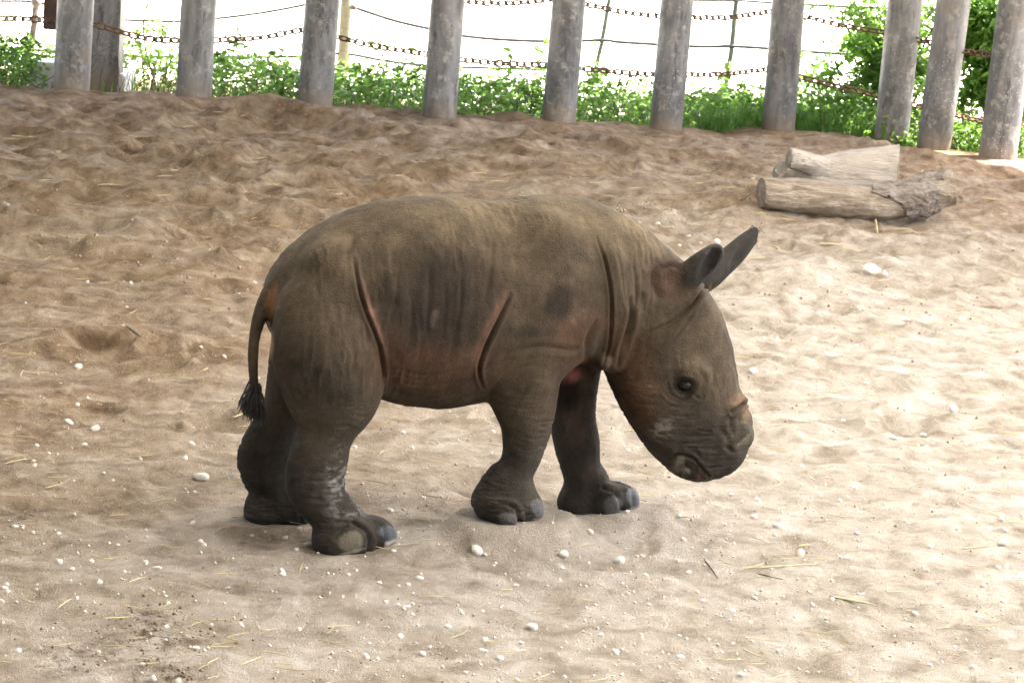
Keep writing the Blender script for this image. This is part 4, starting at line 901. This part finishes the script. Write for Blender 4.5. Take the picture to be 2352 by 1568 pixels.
# ------------------------------------------------------------------ logs
def log_sdf(h, chains, cuts, pad=.12):
    allp = np.vstack([np.array(c)[:, :3] for c in chains]); rad = max(np.array(c)[:, 3:].max() for c in chains)
    S = Sdf(allp.min(0) - rad - pad, allp.max(0) + rad + pad, h)
    for c in chains: S.chain(c, .03)
    for p, n, c, r in cuts: n = np.array(n, float); S.cut(p, n / np.linalg.norm(n), c, r, .003)
    return S
def edges(rows, y):
    o = []
    for (ax, ay, bx, by, b, dy) in rows:
        p, q = at_y(ax, ay, y + dy), at_y(bx, by, y + dy); o.append([*(p + q) / 2, np.linalg.norm(p - q) / 2, b])
    return o
def build_logs():
    y0 = on_sand(1960, 503)[1] + .07
    rows = [(1715, 404, 1712, 477, .078, -.03), (1750, 407, 1745, 478, .078, -.03), (1850, 413, 1846, 493, .084, -.01), (1960, 427, 1958, 508, .086, 0), (2050, 427, 2055, 502, .082, .03), (2120, 411, 2140, 484, .078, .06), (2182, 388, 2200, 470, .078, .10), (2215, 380, 2235, 462, .078, .12)]
    ch = edges(rows, y0); l = np.array(ch[1][:3]); r = np.array(ch[6][:3])
    S = log_sdf(.006, [ch], [(l, (-1, -.22, -.05), l - [.08, 0, 0], .14), (r, (1, -.05, .25), r + [.08, 0, 0], .14)])
    V, Q = S.mesh(); V = neigh_smooth(V, Q, 2, .5, -.52); N = normals(V, Q)
    sv = V * [5, 22, 22]; D = .013 * fbm3(sv, 101, 3) + .010 * fbm3(V * 9, 102, 2)
    endm = np.maximum(sstep(.02, .0, np.abs((V - l) @ np.array([-1, -.22, -.05]))), sstep(.02, 0, np.abs((V - r) @ (np.array([1, -.05, .25]) / 1.03))))
    D = D * (1 - endm); px, py, _ = proj(V)
    for (cx, cy, rr, a) in ((1842, 447, 9, .012), (2006, 478, 14, .014), (1930, 478, 8, -.006), (1900, 470, 10, .006)): D += a * np.exp(-(np.hypot(px - cx, py - cy) / rr) ** 2)
    V = V + N * D[:, None]; base = V.mean(0) * [1, 1, 0]; base[2] = V[:, 2].min()
    e = empty('fallen_log', base, label='long curved log lying in front, bark left on one half only', category='log', group='logs lying on the sand')
    obj('trunk', mesh_np('trunk', V - base, Q), M_WOOD, e)
    # bark plates: a thick torn shell on the right half
    fc = V[Q].mean(1); fx, fy_, _ = proj(fc); jag = 30 * fbm3(fc * 14, 103, 3) + 14 * fbm3(fc * 45, 104, 2)
    edge_y = np.interp(fx, [1980, 2020, 2060, 2090, 2130, 2160], [432, 446, 462, 500, 500, 500])
    fm = (fx < 2180) & (fx > 1992 + jag) & (fy_ < edge_y + .5 * jag) & (np.abs((fc - r) @ np.array([1, -.05, .25])) > .012) & (fx < 2158 + .5 * jag)
    top_m = (fx >= 2150) & (fx < 2172) & (fy_ < 415 + jag * .2) & (np.abs((fc - r) @ np.array([1, -.05, .25])) > .008); fm |= top_m
    q = Q[fm]; ids, inv = np.unique(q, return_inverse=True); q = inv.reshape(-1, 4); vo = V[ids]; no = N[ids]
    cr = fbm3(vo * [22, 50, 50], 105, 3); th = .010 + .010 * np.sign(cr) * np.abs(cr) ** .5 + .006 * fbm3(vo * 70, 106, 2)
    outer = vo + no * np.maximum(th, .003)[:, None]; inner = vo - no * .002; nv = len(vo)
    E = np.vstack([q[:, [0, 1]], q[:, [1, 2]], q[:, [2, 3]], q[:, [3, 0]]]); key = np.sort(E, 1); _, first, cnt = np.unique(key, axis=0, return_index=True, return_counts=True); be = E[first[cnt == 1]]
    wall = np.stack([be[:, 1], be[:, 0], be[:, 0] + nv, be[:, 1] + nv], 1)
    obj('bark', mesh_np('bark', np.vstack([outer, inner]) - base, np.vstack([q, q[:, ::-1] + nv, wall])), M_BARK, e)
    # forked log behind
    y1 = y0 + .36
    tr = edges([(1866, 366, 1864, 462, .10, 0), (1905, 356, 1900, 468, .125, 0), (1985, 341, 1982, 474, .145, .02), (2060, 332, 2058, 478, .15, .03), (2092, 330, 2090, 482, .15, .03)], y1)
    up = edges([(1918, 368, 1900, 415, .05, -.05), (1868, 353, 1850, 398, .048, -.10), (1822, 341, 1808, 386, .046, -.13), (1780, 330, 1766, 374, .046, -.14)], y1)
    lw = edges([(1890, 400, 1882, 445, .055, .05), (1830, 374, 1826, 416, .055, .09), (1792, 370, 1788, 414, .055, .10), (1750, 368, 1745, 412, .055, .10)], y1)
    r2 = np.array(tr[3][:3]); u2 = np.array(up[2][:3]); w2 = np.array(lw[2][:3])
    S = log_sdf(.006, [tr, up, lw], [(r2, (1, -.12, 0), r2 + [.1, 0, 0], .2), (u2 + [-.01, 0, 0], (-1, -.25, .05), u2 - [.07, 0, 0], .105), (w2, (-1, -.5, .3), w2 - [.07, 0, 0], .10)])
    V, Q = S.mesh(); V = neigh_smooth(V, Q, 2, .5, -.52); N = normals(V, Q)
    flat = np.maximum(sstep(.02, 0, np.abs((V - r2) @ np.array([1, -.12, 0]))), 0)
    D = (.006 * fbm3(V * [6, 20, 20], 111, 3) + .008 * fbm3(V * 7, 112, 2)) * (1 - flat); px, py, _ = proj(V); D += .010 * np.exp(-(np.hypot(px - 1850, py - 376) / 7) ** 2) - .012 * np.exp(-(np.hypot(px - 1843, py - 371) / 4) ** 2)
    V = V + N * D[:, None]; base = V.mean(0) * [1, 1, 0]; base[2] = V[:, 2].min()
    e = empty('fallen_log', base, label='thick pale barkless log with two sawn branch stubs, behind the curved log', category='log', group='logs lying on the sand')
    fc = V[Q].mean(1)
    def part(mask, nm, mat):
        q = Q[mask]; ids, inv = np.unique(q, return_inverse=True); obj(nm, mesh_np(nm, V[ids] - base, inv.reshape(-1, 4)), mat, e)
    c1 = (np.abs((fc - u2 - [-.01, 0, 0]) @ (np.array([-1, -.25, .05]) / 1.032)) < .004) & (np.linalg.norm(fc - u2, axis=1) < .09)
    c2 = (np.abs((fc - w2) @ (np.array([-1, -.5, .3]) / 1.158)) < .004) & (np.linalg.norm(fc - w2, axis=1) < .09)
    c3 = (np.abs((fc - r2) @ (np.array([1, -.12, 0]) / 1.007)) < .004)
    part(~(c1 | c2 | c3), 'trunk', M_WOODP)
    for c_ in (c1, c2, c3):
        if c_.sum() > 8: part(c_, 'cut_face', M_CUT)
build_logs()

# ------------------------------------------------------------------ pebbles, grit, straw, dung
def stone_meshes(n):
    out = []
    for k in range(n):
        bm = bmesh.new(); bmesh.ops.create_icosphere(bm, subdivisions=2, radius=1)
        P = np.array([v.co[:] for v in bm.verts]); d = 1 + .42 * fbm3(P * 1.2 + 13 * k, 120 + k, 2) + .16 * fbm3(P * 3.5, 140 + k, 2); s_ = np.array([rng.uniform(.95, 1.2), rng.uniform(.75, 1), rng.uniform(.6, .85)])
        for v, dd in zip(bm.verts, d): v.co = Vector(np.array(v.co) * dd * s_)
        me = bpy.data.meshes.new('pebble'); bm.to_mesh(me); bm.free()
        for p in me.polygons: p.use_smooth = True
        me.materials.append(M_PEBBLE); out.append(me)
    return out
STONES = stone_meshes(9)
def conv(lst, x0, y0, s): return [((x0 + a * s) * .57422, (y0 + b * s) * .57422, r * s * .57422) for a, b, r in lst]
PEB = (conv([(335, 262, 25), (272, 293, 20), (1330, 303, 40), (1385, 312, 14), (1840, 325, 35), (2170, 365, 38), (2000, 200, 22), (915, 632, 22), (885, 805, 22), (1660, 752, 42), (1380, 825, 26), (1470, 932, 24), (680, 925, 24), (765, 485, 14), (578, 440, 15), (625, 415, 12), (1058, 865, 16), (1590, 840, 15), (1385, 890, 18), (1565, 885, 18), (205, 225, 20), (1432, 385, 12), (1365, 655, 14), (980, 843, 10), (820, 65, 25), (870, 192, 14), (845, 300, 13), (290, 170, 16), (10, 210, 14)], 1000, 2000, .6803)
       + conv([(895, 305, 32), (1032, 470, 32), (315, 245, 22), (760, 250, 22), (1265, 155, 18), (2220, 410, 25), (2145, 325, 22), (2245, 330, 20), (1300, 490, 18), (1270, 485, 14), (1800, 425, 20), (140, 765, 17), (455, 742, 14), (773, 700, 14), (1085, 688, 14), (1105, 765, 14), (738, 870, 16), (15, 700, 17), (100, 480, 18), (2220, 745, 20), (2110, 655, 18), (2200, 550, 18), (2245, 545, 20), (1960, 320, 14), (2220, 262, 18), (1350, 797, 10), (2080, 710, 10), (320, 948, 14), (200, 1135, 14), (1795, 1120, 18), (1075, 1162, 12)], 2500, 1900, .6786)
       + conv([(341, 187, 20), (302, 430, 20), (415, 458, 20), (370, 527, 15), (160, 530, 14), (882, 672, 33), (810, 588, 16), (840, 523, 16), (213, 563, 10), (110, 590, 9), (455, 650, 11), (492, 683, 10), (615, 590, 12), (853, 733, 10), (68, 885, 14), (145, 912, 12), (258, 1040, 20), (400, 1037, 13), (435, 1130, 19), (688, 1068, 18), (637, 1040, 13), (640, 930, 12), (545, 1080, 12), (625, 1488, 15), (18, 1155, 16), (5, 1210, 14), (405, 1450, 10), (728, 1380, 9), (1000, 1152, 10), (880, 950, 14), (160, 1158, 9), (320, 685, 9)], 0, 1300, .9129)
       + conv([(835, 275, 45), (505, 655, 25), (160, 840, 28), (1300, 1055, 30), (745, 695, 18), (960, 1220, 22), (1130, 1200, 18), (100, 232, 18), (805, 905, 14), (120, 1318, 16), (910, 290, 18)], 2900, 900, .7015)
       + conv([(1500, 388, 14), (1575, 405, 10), (1675, 415, 22), (1300, 310, 16), (1440, 455, 10), (1190, 297, 8), (655, 85, 25)], 1800, 700, .6376))
def build_pebbles():
    items = [(*on_sand(px, py), r * .98 * on_sand(px, py)[1] / FPX) for px, py, r in PEB]
    while len(items) < 285:
        y = 3.7 + 4.2 * random.random() ** 1.5; x = random.uniform(-.24, .24) * y
        if random.random() > (.85 if x > -.4 else .6): continue
        items.append((x, y, float(sand_z(np.array([x]), np.array([y]))[0]), random.uniform(.0042, .0078)))
    for k, (x, y, z, r) in enumerate(items):
        o = obj('pebble', STONES[k % 9], None, category='pebble', group='white pebbles scattered on the sand')
        o['label'] = 'large white limestone pebble lying on the sand' if r > .0165 else 'white limestone pebble lying on the sand'
        if r > .0165: o['group'] = 'large white pebbles on the sand'
        o.location = (x, y, z + r * .24); o.scale = (r, r, r); o.rotation_euler = (random.uniform(-.4, .4), random.uniform(-.4, .4), random.uniform(0, 6.28))
build_pebbles()
def build_grit():
    n = 17000; y = 3.4 + 7.0 * rng.random(n) ** 1.6; x = rng.uniform(-.30, .30, n) * y
    k = fbm2(x * 1.7, y * 1.7, 131, 3) + .25 * (x > -.3) + .1; keep = rng.random(n) < np.clip(.35 + k, .08, 1); x, y = x[keep], y[keep]; n = len(x)
    z = sand_z(x, y); r = .0012 + .0042 * rng.random(n) ** 3
    ico = np.array([(0, 0, 1), (.9, 0, .1), (.1, .9, 0), (-.9, .1, .1), (0, -.9, -.1), (0, 0, -.7)]); T = np.array([(0, 1, 2), (0, 2, 3), (0, 3, 4), (0, 4, 1), (5, 2, 1), (5, 3, 2), (5, 4, 3), (5, 1, 4)])
    a = rng.uniform(0, 6.28, n); c, s = np.cos(a)[:, None], np.sin(a)[:, None]; P = ico[None] * (1 + rng.normal(0, .22, (n, 6, 1)))
    V = np.stack([P[..., 0] * c - P[..., 1] * s, P[..., 0] * s + P[..., 1] * c, P[..., 2] * .8], -1) * r[:, None, None] + np.stack([x, y, z + r * .25], -1)[:, None]
    obj('grit', mesh_np('grit', V.reshape(-1, 3), (T[None] + (np.arange(n) * 6)[:, None, None]).reshape(-1, 3)), M_GRIT, kind='stuff', label='fine pale grit sprinkled over the sand', category='grit')
    # crumbs of trodden earth
    n = 2600; y = 3.4 + 10 * rng.random(n) ** 1.3; x = rng.uniform(-.30, .30, n) * y; z = sand_z(x, y); r = (.0012 + .0042 * rng.random(n) ** 3) * np.clip(y / 6, .8, 1.6)
    for (px, py, sp, k) in ((1500, 505, .22, 240), (1430, 480, .2, 150), (960, 480, .3, 160), (300, 560, .4, 150), (2000, 705, .2, 60), (1150, 470, .3, 100), (600, 640, .4, 150), (1850, 470, .3, 90)):
        q = on_sand(px, py); x = np.append(x, q[0] + rng.normal(0, sp, k)); y = np.append(y, q[1] + rng.normal(0, sp, k)); r = np.append(r, .002 + .008 * rng.random(k) ** 3)
    n = len(x); z = sand_z(x, y)
    P = ico[None] * (1 + rng.normal(0, .3, (n, 6, 1))); V = P * r[:, None, None] + np.stack([x, y, z + r * .2], -1)[:, None]
    obj('earth_crumbs', mesh_np('earth_crumbs', V.reshape(-1, 3), (T[None] + (np.arange(n) * 6)[:, None, None]).reshape(-1, 3)), M_CRUMB, kind='stuff', label='small crumbs of trodden brown earth on the sand', category='earth')
    # dung
    VV = []; TT = []; c = 0
    for (px, py, sp, k) in ((390, 1440, .07, 110), (270, 1490, .10, 90), (405, 1560, .02, 60), (150, 1525, .05, 30), (335, 1400, .03, 30)):
        q = at_y(px, py, base_y(px, py)); x = q[0] + rng.normal(0, sp, k); y = q[1] + rng.normal(0, sp * 1.1, k); z = sand_z(x, y); r = .0010 + .0042 * rng.random(k) ** 3
        P = ico[None] * (1 + rng.normal(0, .3, (k, 6, 1))); V = P * r[:, None, None] + np.stack([x, y, z + r * .2], -1)[:, None]; VV.append(V.reshape(-1, 3)); TT.append((T[None] + (np.arange(k) * 6)[:, None, None]).reshape(-1, 3) + c); c += k * 6
    obj('dung_crumbs', mesh_np('dung_crumbs', np.vstack(VV), np.vstack(TT)), M_DUNG, kind='stuff', label='dark dry dung crumbs trodden into the sand', category='dung')
M_GRIT = mat_plain('pale_grit', (.56, .49, .40), .95, .35, 60, .002)
M_CRUMB = mat_plain('earth_crumb', (.25, .18, .125), .95, .35, 30)
build_grit()
def straw_piece(L, wd):
    t = np.linspace(0, 1, 5); b = rng.normal(0, .07) * L; P = np.stack([(t - .5) * L, b * (t - .5) ** 2 * 4, .004 + .10 * L * abs(rng.normal(0, .3)) * t], 1)
    v, q = tube_np(P, wd * np.array([.8, 1, 1, .9, .4]), 4, False); return v, q
def build_straw():
    for mat, cnt, lab in ((M_STRAW, 720, 'dry straw litter scattered over the sand'), (M_STRAWG, 150, 'faded green hay stalks scattered over the sand')):
        VV = []; QQ = []; c = 0
        for _ in range(cnt):
            y = 3.5 + 10.5 * random.random() ** 1.25; x = random.uniform(-.27, .27) * y
            if random.random() < .05: q = at_y(370, 1440, base_y(370, 1440)); x, y = q[0] + random.gauss(0, .13), q[1] + random.gauss(0, .14)
            v, q = straw_piece(random.uniform(.015, .075) * (1 if y < 7 else 1.5), random.uniform(.0006, .0014) * max(1, y / 6)); a = random.gauss(.25, .9); ca, sa = math.cos(a), math.sin(a)
            W_ = np.stack([v[:, 0] * ca - v[:, 1] * sa + x, v[:, 0] * sa + v[:, 1] * ca + y, v[:, 2]], 1)
            g = sand_z(W_[:, 0], W_[:, 1]); W_[:, 2] += g.max() * .6 + g.mean() * .4; VV.append(W_); QQ.append(q + c); c += len(v)
        obj('straw', mesh_np('straw', np.vstack(VV), np.vstack(QQ)), mat, kind='stuff', label=lab, category='straw')
    for (a, b, wd, mat, lab) in (((1722, 1308), (1880, 1298), .0022, M_STRAWG, 'long pale hay blade lying near the round white pebble'), ((1905, 1372), (2012, 1392), .0028, M_STRAWG, 'green tipped grass blade lying alone on the pale sand'),
                                 ((2210, 1262), (2280, 1254), .0018, M_STRAW, 'short yellow stalk lying among the pebbles by the pen edge'), ((1618, 1285), (1650, 1330), .0018, M_TWIG, 'thin dark twig lying on the pale sand'), ((1740, 1318), (1800, 1332), .0014, M_TWIG, 'thin dark twig touching the long hay blade'),
                                 ((1700, 470), (1745, 452), .006, M_TWIG, 'dark stick poking from the sand at the end of the curved log'), ((890, 1256), (960, 1250), .0016, M_STRAWG, 'pale hay blade beside the toes of the hind foot'), ((290, 765), (330, 800), .003, M_TWIG, 'dark twig lying in the brown sand'),
                                 ((2010, 503), (2016, 540), .004, M_STRAW, 'straw stalk standing against the curved log'), ((1890, 488), (1935, 512), .004, M_STRAW, 'straw stalk leaning on the end of the curved log')):
        p, q = on_sand(*a), on_sand(*b); P = np.linspace(p, q, 7); g_ = sand_z(P[:, 0], P[:, 1]); P[:, 2] = np.linspace(g_[0], g_[-1], 7) + max(0, (g_ - np.linspace(g_[0], g_[-1], 7)).max()) * .8 + wd
        o = obj('stalk', tube_mesh('stalk', P - P[0], wd * np.array([.6, 1, 1, 1, .9, .7, .3]), 6), mat, label=lab, category='stalk'); o.location = P[0]
build_straw()
